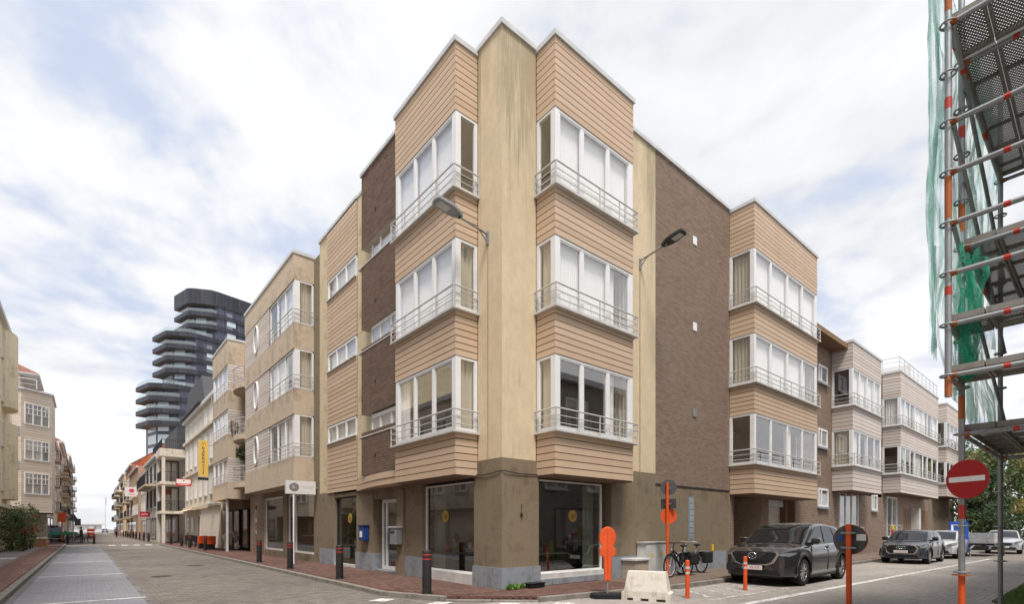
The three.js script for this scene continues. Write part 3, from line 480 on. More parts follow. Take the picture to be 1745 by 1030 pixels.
{
  const b = thing('apartment_building', 'beige building with stained concrete bands, corner windows and oval windows', 'building', [7.84, 0.1, -23.09]);
  const w = 0.87, u0 = -31.9, u1 = -23.09, wins = [[4.75, 6.62], [7.75, 9.5], [10.62, 12.52]], bands = [[3.57, 4.75], [6.62, 7.75], [9.5, 10.62], [12.52, 13.64]];
  new MB().box(8.9, 25, 0.1, 13.5, -36.7, -22.4).build('core', M.room, b);
  new MB(L0).box(-23.08, -22.345, 3.58, 13.6, -1.05, -0.01).build('side_wall', M.brown, b);
  for (const [a, c] of bands) for (const [p, q] of [[u0, -29.4], [-29.39, -27.05], [-27.04, u1]]) new MB(L0).box(p, q, a, c, -1.05, w).build('concrete_band', M.concrete, b);
  new MB(L0).box(u0, u1 + 0.04, 13.641, 13.78, -1, w + 0.05).build('coping', M.coping, b);
  wins.forEach(([s, h], k) => {
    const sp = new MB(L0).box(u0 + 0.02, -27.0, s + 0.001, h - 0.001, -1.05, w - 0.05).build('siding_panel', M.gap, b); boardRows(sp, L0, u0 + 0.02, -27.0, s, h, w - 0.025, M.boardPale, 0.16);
    oval(b, L0, -29.4, (s + h) / 2 + 0.05, w - 0.025, 0.4, 0.74);
    windowUnit(b, L0, -26.95, -23.32, s, h, w - 0.06, { mull: [-25.7, -24.5], fw: 0.09, curtain: [['', 'sheer', 'sheer'], ['sheer', 'sheer', ''], ['', 'sheer', 'sheer']][k] });
    new MB(L0).box(-23.31, -23.1, s, h, w - 0.28, w - 0.05).build('corner_post', M.white, b);
    const sf = new MB(L0).box(-23.17, -23.1, s, s + 0.07, 0.05, w - 0.29).box(-23.17, -23.1, h - 0.07, h, 0.05, w - 0.29).box(-23.17, -23.1, s + 0.07, h - 0.07, 0.0, 0.08).build('window', M.white, b);
    new MB(L0).quad([-23.13, s + 0.07, w - 0.29], [-23.13, s + 0.07, 0.08], [-23.13, h - 0.07, 0.08], [-23.13, h - 0.07, w - 0.29]).build('pane', M.glass, sf); curtainGeo(new MB(L0), 0.05, w - 0.3, s, h, -23.25, 0.02, 0.1, 'w').build('curtain', M.drape, sf);
    new MB(L0).box(-26.98, -26.9, s, h, -1.05, w - 0.2).build('room_wall', M.room, b);
    railing(b, L0, [[-26.98, w + 0.06], [-23.02, w + 0.06], [-23.02, 0.03]], s, { h: 0.58, step: 0.9 });
  });
  // ground floor
  bricks(b, L0, -34.45, -31.3, 0.1, 3.56, 0.0, brickTan, { back: -1.0 });
  new MB(L0).box(-31.29, -22.35, 3.3, 3.568, -1.05, 0.0).box(-36.7, -31.291, 3.561, 9.9, -1.05, -0.02).build('ground_wall', M.brown, b);
  for (const [p, q] of [[-27.7, -27.0], [-23.07, -22.35]]) new MB(L0).box(p, q, 0.1, 3.299, -1.05, -0.003).build('ground_pier', M.brown, b);
  for (const [p, q, m] of [[-31.25, -27.72, []], [-26.98, -23.09, [-25.9]]]) { const f = windowUnit(b, L0, p, q, 0.42, 3.29, -0.08, { name: 'shop_window', fw: 0.09, mull: m, glass: M.shopGlass }); new MB(L0).box(p, q, 0.1, 0.418, -0.4, -0.01).build('sill', M.brown, f); }
  for (const y of [1.25, 1.95, 2.75]) new MB(L0).box(-33.05, -32.85, y, y + 0.22, 0.001, 0.04).build('bell_plate', y > 2.5 ? M.darkFrame : M.rail, b);
  new MB().box(8.0, 8.88, 0.11, 0.14, -31.2, -23.1).build('shop_floor', M.roomDark, b);
  new MB(L0).box(-36.6, -34.46, 0.1, 3.5, -1.06, -0.95).build('entrance', M.brownDark, b);
}
{
  const b = thing('apartment_building', 'narrow beige building with rounded balconies beside its concrete banded bay', 'building', [7.84, 0.1, -36]);
  const w = 0.97, u0 = -40.8, u1 = -35.97, wins = [[4.5, 6.1], [7.55, 9.15], [10.32, 11.98]], bands = [[3.48, 4.5], [6.1, 7.55], [9.15, 10.32], [11.98, 13.5]];
  new MB().box(8.9, 22, 0.1, 13.4, -43.1, -36.0).build('core', M.room, b);
  for (const [a, c] of bands) new MB(L0).box(u0, u1, a, c, -1.05, w).build('concrete_band', M.concrete, b);
  new MB(L0).box(u0, u1 + 0.04, 13.501, 13.62, -1, w + 0.05).build('coping', M.coping, b);
  for (const [s, h] of wins) {
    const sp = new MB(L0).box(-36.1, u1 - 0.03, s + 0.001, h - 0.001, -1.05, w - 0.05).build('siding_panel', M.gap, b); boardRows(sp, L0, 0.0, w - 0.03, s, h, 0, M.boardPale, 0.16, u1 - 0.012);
    windowUnit(b, L0, u0 + 0.3, -36.15, s, h, w - 0.06, { mull: [-39.2, -37.8], fw: 0.1, curtainAll: 'sheer' });
    new MB(L0).box(u0, u0 + 0.3, s, h, -1, w - 0.05).build('corner_post', M.white, b);
    railing(b, L0, [[u0, w + 0.06], [u1, w + 0.06]], s, { h: 0.55, step: 0.8 });
  }
  [[9.95, 0.9], [6.9, 0.9], [4.05, 0.9]].forEach(([y], k) => {
    const arc = []; for (let i = 0; i <= 12; i++) { const t = Math.PI * i / 12; arc.push([-34.2 - 1.72 * Math.cos(t), 0.95 * Math.sin(t)]); }
    const d = new MB(L0).extrude(arc, y, y + 0.32).build('balcony', M.concrete, b);
    const r = new MB(L0); for (const h of [0.35, 0.6, 0.85, 1.25]) for (let i = 0; i < 12; i++) r.tube([arc[i][0], y + h, arc[i][1]], [arc[i + 1][0], y + h, arc[i + 1][1]], h > 1 ? 0.025 : 0.013, 6);
    for (let i = 0; i <= 12; i += 1) r.tube([arc[i][0], y + 0.3, arc[i][1]], [arc[i][0], y + 1.25, arc[i][1]], 0.013, 6);
    r.build('balcony_railing', M.rail, d);
  });
  new MB(L0).box(-35.96, -31.95, 9.91, 13.4, -1.05, -0.02).build('rear_wall', M.concrete, b);
  // bakery front under the bay
  new MB(L0).box(u0 - 2.2, -36.75, 2.9, 3.47, -1.05, -0.05).build('fascia', M.brownDark, b);
  for (const [p, q] of [[-42.9, -41.2], [-41.1, -39.2], [-38.3, -36.8]]) windowUnit(b, L0, p, q, 0.3, 2.9, -0.35, { name: 'shop_window', frame: M.darkFrame, glass: M.backedGlass, fw: 0.08 });
  new MB(L0).box(-39.2, -38.3, 0.1, 2.9, -0.9, -0.8).build('door', M.darkFrame, b);
  new MB(L0).box(-36.8, -36.66, 0.1, 3.47, 0.78, 0.9).build('post', M.coping, b);
  const aw = new MB(L0); aw.quad([-43.2, 3.45, 0.1], [-36.9, 3.45, 0.1], [-36.9, 3.1, 1.9], [-43.2, 3.1, 1.9]).quad([-43.2, 3.1, 1.9], [-36.9, 3.1, 1.9], [-36.9, 2.9, 1.91], [-43.2, 2.9, 1.91]); aw.build('awning', M.awning ??= std(0xcdb99c, 0.9, { side: THREE.DoubleSide }), b);
  // hanging fern
}
function leafBall(mb, c, r, n, size) { for (let i = 0; i < n; i++) { const d = V(rr(-1, 1), rr(-1, 1), rr(-1, 1)).normalize().multiplyScalar(r * Math.cbrt(rr(0.15, 1))), g = new THREE.BufferGeometry(), s = size * rr(0.6, 1.3); g.setAttribute('position', new THREE.BufferAttribute(new Float32Array([-s * 0.5, 0, 0, s * 0.5, 0, 0, 0, s, 0.2 * s]), 3)); g.computeVertexNormals(); g.applyMatrix4(new THREE.Matrix4().compose(V(c[0] + d.x, c[1] + d.y, c[2] + d.z), new THREE.Quaternion().setFromEuler(new THREE.Euler(rr(0, 6), rr(0, 6), rr(0, 6))), V(1, 1, 1))); mb.add(g); } return mb; }
const leafMat = (r, g, bl) => { const m = new THREE.MeshPhysicalMaterial({ roughness: 0.8, transmission: 0.3, thickness: 0, side: THREE.DoubleSide }); m.color.setRGB(r, g, bl); return m; };
M.leafDark = leafMat(0.035, 0.07, 0.025); M.leafMid = leafMat(0.075, 0.13, 0.035); M.leafPale = leafMat(0.16, 0.2, 0.075); M.leafYellow = leafMat(0.3, 0.25, 0.07);
{
  const t = thing('fern', 'round green fern hanging by the rounded balcony', 'plant', [7.6, 6.35, -35.2]); new MB().box(7.52, 7.68, 5.92, 6.1, -35.28, -35.12).build('pot', M.darkFrame, t); leafBall(new MB(), [7.6, 6.3, -35.2], 0.45, 260, 0.16).build('foliage', M.leafMid, t);
  const fl = thing('flower_pot', 'dark flower pot with red blooms on the rounded balcony', 'plant', [7.0, 8.2, -35.2]); new MB().tube([7.05, 7.24, -34.9], [7.05, 7.62, -34.9], 0.14, 12, 0.19).build('pot', M.darkFrame, fl); leafBall(new MB(), [7.05, 7.85, -34.9], 0.3, 120, 0.1).build('foliage', M.leafDark, fl); leafBall(new MB(), [7.0, 7.95, -34.9], 0.28, 50, 0.09).build('blossom', std(0xb23a3a, 0.8, { side: THREE.DoubleSide }), fl);
}
function board2D(w, h, draw) { const c = document.createElement('canvas'); c.width = w; c.height = h; const x = c.getContext('2d'); draw(x, w, h); const t = new THREE.CanvasTexture(c); t.colorSpace = THREE.SRGBColorSpace; return t; }
function panelSign(parent, name, center, size, Mx, texture, back = M.coping) { // flat print on a thin box, front face towards +w
  const [w, h, d] = size, o = V(...rootOrigin(parent)), rot = new THREE.Matrix4().extractRotation(Mx), body = new THREE.BoxGeometry(w, h, d); body.applyMatrix4(rot); const m = shadows(new THREE.Mesh(body, back)); m.name = name; m.position.set(...center).sub(o); parent.add(m);
  const g = new THREE.PlaneGeometry(w * 0.985, h * 0.97); g.translate(0, 0, d / 2 + 0.004); g.applyMatrix4(rot); const p = shadows(new THREE.Mesh(g, new THREE.MeshStandardMaterial({ map: texture, roughness: 0.6 }))); p.name = 'print'; m.add(p); return m;
}
{
  const s = thing('hanging_sign', 'white hanging shop sign with a grey round logo on a pole', 'sign', [7.2, 3.36, -22.62]);
  const t = board2D(512, 256, (x, w, h) => { x.fillStyle = '#d9d8d6'; x.fillRect(0, 0, w, h); x.fillStyle = '#77777a'; x.beginPath(); x.arc(138, 128, 84, 0, 7); x.fill(); x.fillStyle = '#d9d8d6'; x.font = '86px serif'; x.fillText('b', 104, 150); x.fillStyle = '#8b8987'; x.fillText('w', 138, 160); x.fillStyle = '#b3b1af'; x.fillRect(258, 104, 226, 14); x.fillRect(286, 140, 174, 8); });
  panelSign(s, 'board', [7.12, 3.36, -22.62], [1.25, 0.58, 0.12], FR(0), t); new MB().tube([7.73, 3.36, -22.62], [7.84, 3.36, -22.62], 0.03).build('bracket', M.steel, s);
  const pole = thing('sign_pole', 'thin white pole standing on the pavement below the hanging sign', 'pole', [6.62, 0.1, -21.9]); new MB().tube([6.62, 0.1, -21.9], [6.62, 3.0, -21.9], 0.035, 10).build('shaft', M.white, pole); new MB().tube([6.62, 0.1, -21.9], [6.62, 0.14, -21.9], 0.08, 10).build('foot', M.steel, pole);
}
// generic house of a row
function house(b, Mx, o) {
  const { u0, u1, w = 0, h, wall, floors } = o, sill = o.sill ?? M.sill;
  new MB(Mx).box(u0, u1, 0.1, h, -(o.deep ?? 9), w).build('wall', wall, b);
  if (o.cornice !== false) new MB(Mx).box(u0 - 0.02, u1 + 0.02, h - 0.28, h + 0.02, w + 0.003, w + 0.28).build('cornice', o.corniceMat ?? M.coping, b);
  const n = o.cols ?? Math.max(1, Math.round((u1 - u0) / 2.6)), cw = (u1 - u0) / n;
  for (const [y0, y1] of floors) for (let i = 0; i < n; i++) {
    const c = u0 + (i + 0.5) * cw, hw = (o.ww ?? 1.15) / 2; if (o.skip?.(i, y0)) continue;
    const f = windowUnit(b, Mx, c - hw, c + hw, y0, y1, w + 0.05, { fw: 0.08, mull: o.bars === 0 ? [] : [c], depth: 0.05, glass: M.backedGlass, frame: o.frame ?? M.white, transom: o.grid ? [y0 + (y1 - y0) * 0.55, y0 + (y1 - y0) * 0.78] : [] });
    new MB(Mx).box(c - hw - 0.08, c + hw + 0.08, y0 - 0.09, y0 - 0.005, w, w + 0.14).build('sill', sill, f);
  }
  for (const [a, c, y, d] of o.balconies ?? []) {
    const k = new MB(Mx).box(a, c, y - 0.2, y, w + 0.06, w + d).build('balcony', o.balMat ?? M.concrete, b);
    const r = new MB(Mx); if (o.glassRail) r.box(a + 0.03, c - 0.03, y + 0.05, y + 1.0, w + d - 0.04, w + d - 0.02).box(a, a + 0.02, y + 0.05, y + 1.0, w + 0.05, w + d); else { r.tube([a, y + 1, w + d - 0.04], [c, y + 1, w + d - 0.04], 0.03, 6).tube([a, y + 1, w + 0.06], [a, y + 1, w + d - 0.04], 0.03, 6).tube([c, y + 1, w + 0.06], [c, y + 1, w + d - 0.04], 0.03, 6); for (let u = a; u < c; u += 0.16) r.tube([u, y, w + d - 0.04], [u, y + 1, w + d - 0.04], 0.012, 4); for (let q = 0; q < d; q += 0.16) r.tube([c, y, w + d - q], [c, y + 1, w + d - q], 0.012, 4).tube([a, y, w + d - q], [a, y + 1, w + d - q], 0.012, 4); }
    r.build('balcony_railing', o.railMat ?? M.darkFrame, k);
  }
  if (o.shop) { for (const [a, c] of o.shop) windowUnit(b, Mx, a, c, 0.4, 2.75, w + 0.03, { name: 'shop_window', fw: 0.08, frame: o.shopFrame ?? M.darkFrame, glass: M.backedGlass, depth: 0.04 }); }
  if (o.roof) { // pitched roof, ridge along the street
    const [rh, mat, over = 0.3] = o.roof, d = o.deep ?? 9; new MB(Mx).add((() => { const s = new THREE.Shape([[-d, 0], [w + over, 0], [(w - d) / 2, rh]].map((p) => new THREE.Vector2(...p))); const g = new THREE.ExtrudeGeometry(s, { depth: u1 - u0, bevelEnabled: false }); g.applyMatrix4(new THREE.Matrix4().makeBasis(V(0, 0, 1), V(0, 1, 0), V(-1, 0, 0))); return g; })().applyMatrix4(new THREE.Matrix4().makeTranslation(u1, h + 0.02, 0))).build('roof', mat, b);
  }
}
const tiles = tex(256, (u, v) => { const t = (v * 16) % 1, s = (u * 16 + (Math.floor(v * 16) % 2) * 0.5) % 1; const k = 0.82 + 0.18 * (hash(Math.floor(u * 16 + (Math.floor(v * 16) % 2) * 0.5) % 16, Math.floor(v * 16), 3)); return [205 * k, 205 * k, 205 * k]; });
M.orangeRoof = std(lit(0xd97a4a, 1.2), 0.85, { map: sized(tiles, 3.2), bumpMap: sized(fineBump, 0.4), bumpScale: 0.01, side: THREE.DoubleSide });
M.redRoof = std(lit(0xa8705c, 1.2), 0.85, { map: sized(tiles, 3.2), side: THREE.DoubleSide });
M.slate = toned(lit(0x4a4c50, 1.1), 0.7, 1.6);
M.pale = toned(lit(0xdfd6c8, 1.15), 0.9, 3.0, dirtTone); M.ivory = toned(lit(0xe0d6c6, 1.1), 0.9, 3.0, dirtTone); M.greyWhite = toned(lit(0xcfcac2, 1.1), 0.9, 3, dirtTone); M.tan = toned(lit(0xb59a83, 1.15), 0.9, 2.6, dirtTone); M.rose = toned(lit(0xb9806a, 1.1), 0.9, 2.6, dirtTone); M.sandy = toned(lit(0xe0d3b6, 1.18), 0.9, 3, dirtTone);
{
  const d = thing('town_house', 'ivory town house with white cornices beside the bakery awning', 'house', [7.84, 0.1, -43.2]);
  house(d, L0, { u0: -61, u1: -43.2, h: 12.3, wall: M.ivory, floors: [[4.4, 6.0], [7.3, 9.6], [10.2, 11.6]], cols: 7, ww: 1.0, shop: [[-60.4, -58.2], [-57.6, -55], [-54.4, -52]], shopFrame: M.pale });
  for (const y of [3.4, 6.6, 9.9]) new MB(L0).box(-61, -43.3, y, y + 0.22, 0.003, 0.22).build('string_course', M.ivory, d);
  new MB(L0).quad([-60, 3.5, 0.05], [-52, 3.5, 0.05], [-52, 3.05, 1.3], [-60, 3.05, 1.3]).build('awning', M.awning, d);
  const mans = new MB(L0); mans.box(-61, -50, 12.33, 12.5, -5, 0.5).build('gutter', M.slate, d); new MB(L0).face([[-61, 12.52], [-50, 12.52], [-51.5, 15], [-59, 15]], 5).build('roof', M.slate, d);
  const s = thing('bakery_sign', 'tall yellow vertical sign reading bakkerij in dark letters', 'sign', [6.95, 6.85, -45]);
  const t = board2D(160, 704, (x, w, h) => { x.fillStyle = '#dfb95e'; x.fillRect(0, 0, w, h); x.fillStyle = '#3b3327'; x.font = 'bold 82px sans-serif'; x.textAlign = 'center'; [...'bakkerij'].forEach((c, i) => x.fillText(c, w / 2, 176 + i * 66)); x.strokeStyle = '#b98a2e'; x.lineWidth = 9; x.beginPath(); x.moveTo(44, 88); x.lineTo(66, 36); x.lineTo(80, 78); x.lineTo(98, 34); x.lineTo(120, 84); x.stroke(); });
  panelSign(s, 'board', [6.95, 6.95, -45], [0.66, 2.85, 0.14], FR(0), t); new MB().box(6.6, 7.3, 5.3, 5.5, -45.04, -44.96).build('lower_frame', M.darkFrame, s); new MB().tube([7.28, 8.0, -45], [7.84, 8.0, -45], 0.03).tube([7.28, 5.9, -45], [7.84, 5.9, -45], 0.03).build('bracket', M.steel, s);
  // projecting house with balconies
  const e = thing('town_house', 'white house with deep balconies facing along the street', 'house', [5.85, 0.1, -61]), E0 = FL(5.85);
  house(e, E0, { u0: -78, u1: -64.6, h: 9.4, wall: M.greyWhite, floors: [[3.9, 5.9], [6.7, 8.6]], cols: 3, ww: 1.6, deep: 6, frame: M.darkFrame, balconies: [[-77, -66, 6.3, 1.0]], shop: [[-77, -72], [-71, -66]] });
  for (const y of [3.35, 6.3, 9.1]) new MB(E0).box(-64.59, -61, y - 0.28, y + (y > 9 ? 0.5 : 0), -2.0, 0.15).build('balcony_slab', M.pale, e);
  for (const u of [-61.35]) for (const [a, c] of [[0.1, 3.07], [3.35, 6.02], [6.3, 8.82]]) new MB(E0).box(u, u + 0.3, a, c, -0.3, -0.02).build('column', M.pale, e);
  for (const [a, c] of [[0.1, 3.07], [3.35, 6.02], [6.3, 8.82]]) { windowUnit(e, FR(-64.55), 6.1, 7.7, a, c - 0.1, 0.1, { fw: 0.08, mull: [7.0], frame: M.darkFrame, glass: M.backedGlass }); }
  for (const y of [3.35, 6.3]) { const r = new MB(); r.tube([5.95, y + 1, -61.1], [7.8, y + 1, -61.1], 0.03, 6).tube([5.8, y + 1, -61.1], [5.8, y + 1, -64.4], 0.03, 6); for (let x = 5.95; x < 7.8; x += 0.14) r.tube([x, y, -61.1], [x, y + 1, -61.1], 0.012, 4); for (let z = -64.4; z < -61.1; z += 0.14) r.tube([5.8, y, z], [5.8, y + 1, z], 0.012, 4); r.build('balcony_railing', M.darkFrame, e); }
  { const r = new MB(); r.tube([5.9, 10.55, -61.2], [8, 10.55, -61.2], 0.03, 6).tube([5.9, 10.55, -61.2], [5.9, 10.55, -70], 0.03, 6); for (let x = 5.9; x < 8; x += 0.16) r.tube([x, 9.6, -61.2], [x, 10.55, -61.2], 0.014, 4); for (let z = -70; z < -61.2; z += 0.16) r.tube([5.9, 9.6, z], [5.9, 10.55, z], 0.014, 4); r.build('roof_railing', M.darkFrame, e); }
  new MB().box(7.4, 11, 9.6, 12.3, -74, -63.4).build('roof_storey', M.slate, e);
  const rs = thing('shop_sign', 'white sign with a red border fixed on the ivory town house', 'sign', [7.2, 5.95, -56.7]); panelSign(rs, 'board', [7.15, 5.95, -56.7], [1.25, 0.68, 0.1], FR(0), board2D(256, 128, (x, w, h) => { x.fillStyle = '#c8373c'; x.fillRect(0, 0, w, h); x.fillStyle = '#efe9e6'; x.fillRect(10, 10, w - 20, h - 52); x.fillStyle = '#b8424a'; x.fillRect(118, 24, 24, 22); x.fillStyle = '#f0e3e0'; x.fillRect(40, h - 30, w - 80, 10); }), M.redPaint ??= std(0xb3262c, 0.5)); new MB().tube([7.7, 6, -56.7], [7.84, 6, -56.7], 0.03).build('bracket', M.steel, rs);
  const r2 = thing('shop_sign', 'red shop sign with white lettering on the white balcony house', 'sign', [5.5, 3.2, -72.8]); panelSign(r2, 'board', [5.35, 3.25, -72.8], [0.95, 0.6, 0.1], FR(0), board2D(256, 128, (x, w, h) => { x.fillStyle = '#b5232b'; x.fillRect(0, 0, w, h); x.strokeStyle = '#f2eeee'; x.lineWidth = 12; x.beginPath(); x.moveTo(40, 84); x.bezierCurveTo(70, 20, 90, 110, 120, 60); x.bezierCurveTo(150, 20, 170, 100, 215, 56); x.stroke(); }), M.redPaint);
  // houses further down
  const L6 = FL(6.6), rows = [
    ['pale rendered house with an orange tiled roof and slit windows', -96, -78, 9.6, M.greyWhite, M.orangeRoof, 4.6, 0.75], ['tan brick house with bay fronts and a red gable roof', -116, -96.05, 11.2, M.tan, M.orangeRoof, 5.0, 1.1],
    ['rose brick house with narrow white windows', -132, -116.05, 13.4, M.rose, M.redRoof, 3.5, 0.9], ['sandy apartment house with small balconies', -152, -132.05, 13.0, M.sandy, null, 0, 1.2], ['brown end house by the seafront', -176, -152.05, 12.4, M.tan, M.redRoof, 2.2, 1.1]];
  rows.forEach(([label, a, c, h, wall, roof, rh, w], i) => {
    const t = thing('town_house', label, 'house', [6.6, 0.1, c]), fl = []; for (let y = 3.8; y < h - 2; y += 3) fl.push([y, y + 1.6]);
    house(t, L6, { u0: a, u1: c, w: i % 2 ? 0.35 : 0, h, wall, floors: fl, ww: w, bars: i % 2, roof: roof ? [rh, roof] : null, balconies: i > 1 ? fl.map(([y]) => [a + 3, c - 5, y - 0.25, 1.1]) : i === 1 ? fl.map(([y]) => [a + 4, a + 9, y - 0.25, 1.0]) : [], glassRail: i === 3, railMat: i === 3 ? M.coping : M.darkFrame, shop: [[a + 1, a + 6], [a + 7, c - 4]] });
  });
  const ps = thing('shop_sign', 'square white sign with a pink flower emblem on the tan brick house', 'sign', [6, 7.1, -97]); panelSign(ps, 'board', [5.5, 7.2, -97], [1.7, 1.5, 0.12], FR(0), board2D(128, 128, (x, w, h) => { x.fillStyle = '#e6dedd'; x.fillRect(0, 0, w, h); x.fillStyle = '#d0405a'; x.beginPath(); x.arc(64, 48, 26, 0, 7); x.fill(); x.fillStyle = '#c98f95'; x.fillRect(34, 92, 60, 10); })); new MB().tube([6.3, 7.2, -97], [6.6, 7.2, -97], 0.04).build('bracket', M.steel, ps);
}
// dark apartment tower
{
  const yaw = Math.atan2(0.225, 0.974), T = thing('apartment_tower', 'dark stepped apartment tower with curved slabs and glass balconies', 'tower', [21.9, 0, -156.7]);
  T.rotation.y = yaw; originOf.set(T, [0, 0, 0]);
  const clad = tex(256, (u, v) => { const c = Math.floor(u * 24), k = 120 + 60 * hash(c, Math.floor(v * 2 + hash(c, 1, 5)), 8) + (((u * 24) % 1) < 0.12 ? -60 : 0); return [k, k, k * 1.06]; });
  M.clad = std(lit(0x7d8192, 1.1), 0.45, { map: sized(clad, 9) , metalness: 0.1 }); M.fascia = std(lit(0x555863, 1.05), 0.5, { map: sized(clad, 9) });
  M.towerGlass = new THREE.MeshPhysicalMaterial({ color: 0xbccdd6, roughness: 0.05, ior: 1.9 }); M.balGlass = new THREE.MeshPhysicalMaterial({ color: 0xd5e2e4, roughness: 0.05, transmission: 0.8, thickness: 0, ior: 1.7 }); M.towerSoffit = std(0x77736f, 0.8);
  const tiers = [[0, [62.4, 59.2, 55.9]], [-5.2, [52.2, 48.9, 45.7, 42.5]], [-9.0, [37.7, 34.5, 31.3, 28.1]]], tops = [66.4, 53.2, 38.8], bots = [52.0, 37.5, 8];
  tiers.forEach(([u0, ys], i) => {
    const R = 30, wallL = u0 + 2.3;
    const body = [[wallL, -12.4], [wallL, -5.0], [u0 + 6.2, -0.25], [R, -0.25], [R, -12.4]];
    new MB().extrude(body, bots[i], tops[i] - 1.0).build('wall', M.clad, T);
    ys.forEach((y, k) => {
      const roof = i === 0 && k === 0, h = roof ? 4.0 : 1.15, s = new MB(); s.extrude([[u0, -12.6], [u0 + 0.2, -4.4], [u0 + 1.0, -3.2], [u0 + 4.6, -0.3], [u0 + 6.2, 0.0], [u0 + 12, 0.02], [R + 0.1, 0.02], [R + 0.1, -12.6]], y, y + h);
      const slab = s.build('balcony_slab', M.fascia, T);
      if (!roof) new MB().quad([u0 + 0.3, y + h, -12.4], [u0 + 0.4, y + h, -4.5], [u0 + 0.4, y + h + 1.0, -4.5], [u0 + 0.3, y + h + 1.0, -12.4]).quad([u0 + 0.4, y + h, -4.5], [u0 + 4.8, y + h, -0.6], [u0 + 4.8, y + h + 1.0, -0.6], [u0 + 0.4, y + h + 1.0, -4.5]).quad([u0 + 4.8, y + h, -0.6], [u0 + 10, y + h, -0.12], [u0 + 10, y + h + 1.0, -0.12], [u0 + 4.8, y + h + 1.0, -0.6]).build('glass_balustrade', M.balGlass, slab);
      new MB().extrude([[u0 + 0.1, -12.5], [u0 + 0.3, -4.4], [u0 + 4.6, -0.4], [u0 + 8, -0.1], [u0 + 8, -12.5]], y - 0.06, y - 0.005).build('soffit', M.towerSoffit, slab);
    });
    for (let y = tops[i] - 3.2; y > bots[i] + 0.2; y -= 3.2) {
      if (i === 0 && y > 62) continue;
      for (const u of [u0 + 8.6, 14.5, 22]) { if (u < u0 + 8) continue; const f = new MB().box(u, u + 2.3, y - 2.2, y, -0.25, -0.12).build('window', M.towerGlass, T); new MB().box(u + 1.1, u + 1.2, y - 2.2, y, -0.119, -0.08).build('mullion', M.coping, f); }
      const f = new MB().quad([wallL - 0.02, y - 2.3, -11], [wallL - 0.02, y - 2.3, -5.4], [wallL - 0.02, y, -5.4], [wallL - 0.02, y, -11]).quad([wallL + 0.2, y - 2.3, -4.75], [u0 + 6.0, y - 2.3, -0.5], [u0 + 6.0, y, -0.5], [wallL + 0.2, y, -4.75]).build('window', M.towerGlass, T);
    }
  });
}
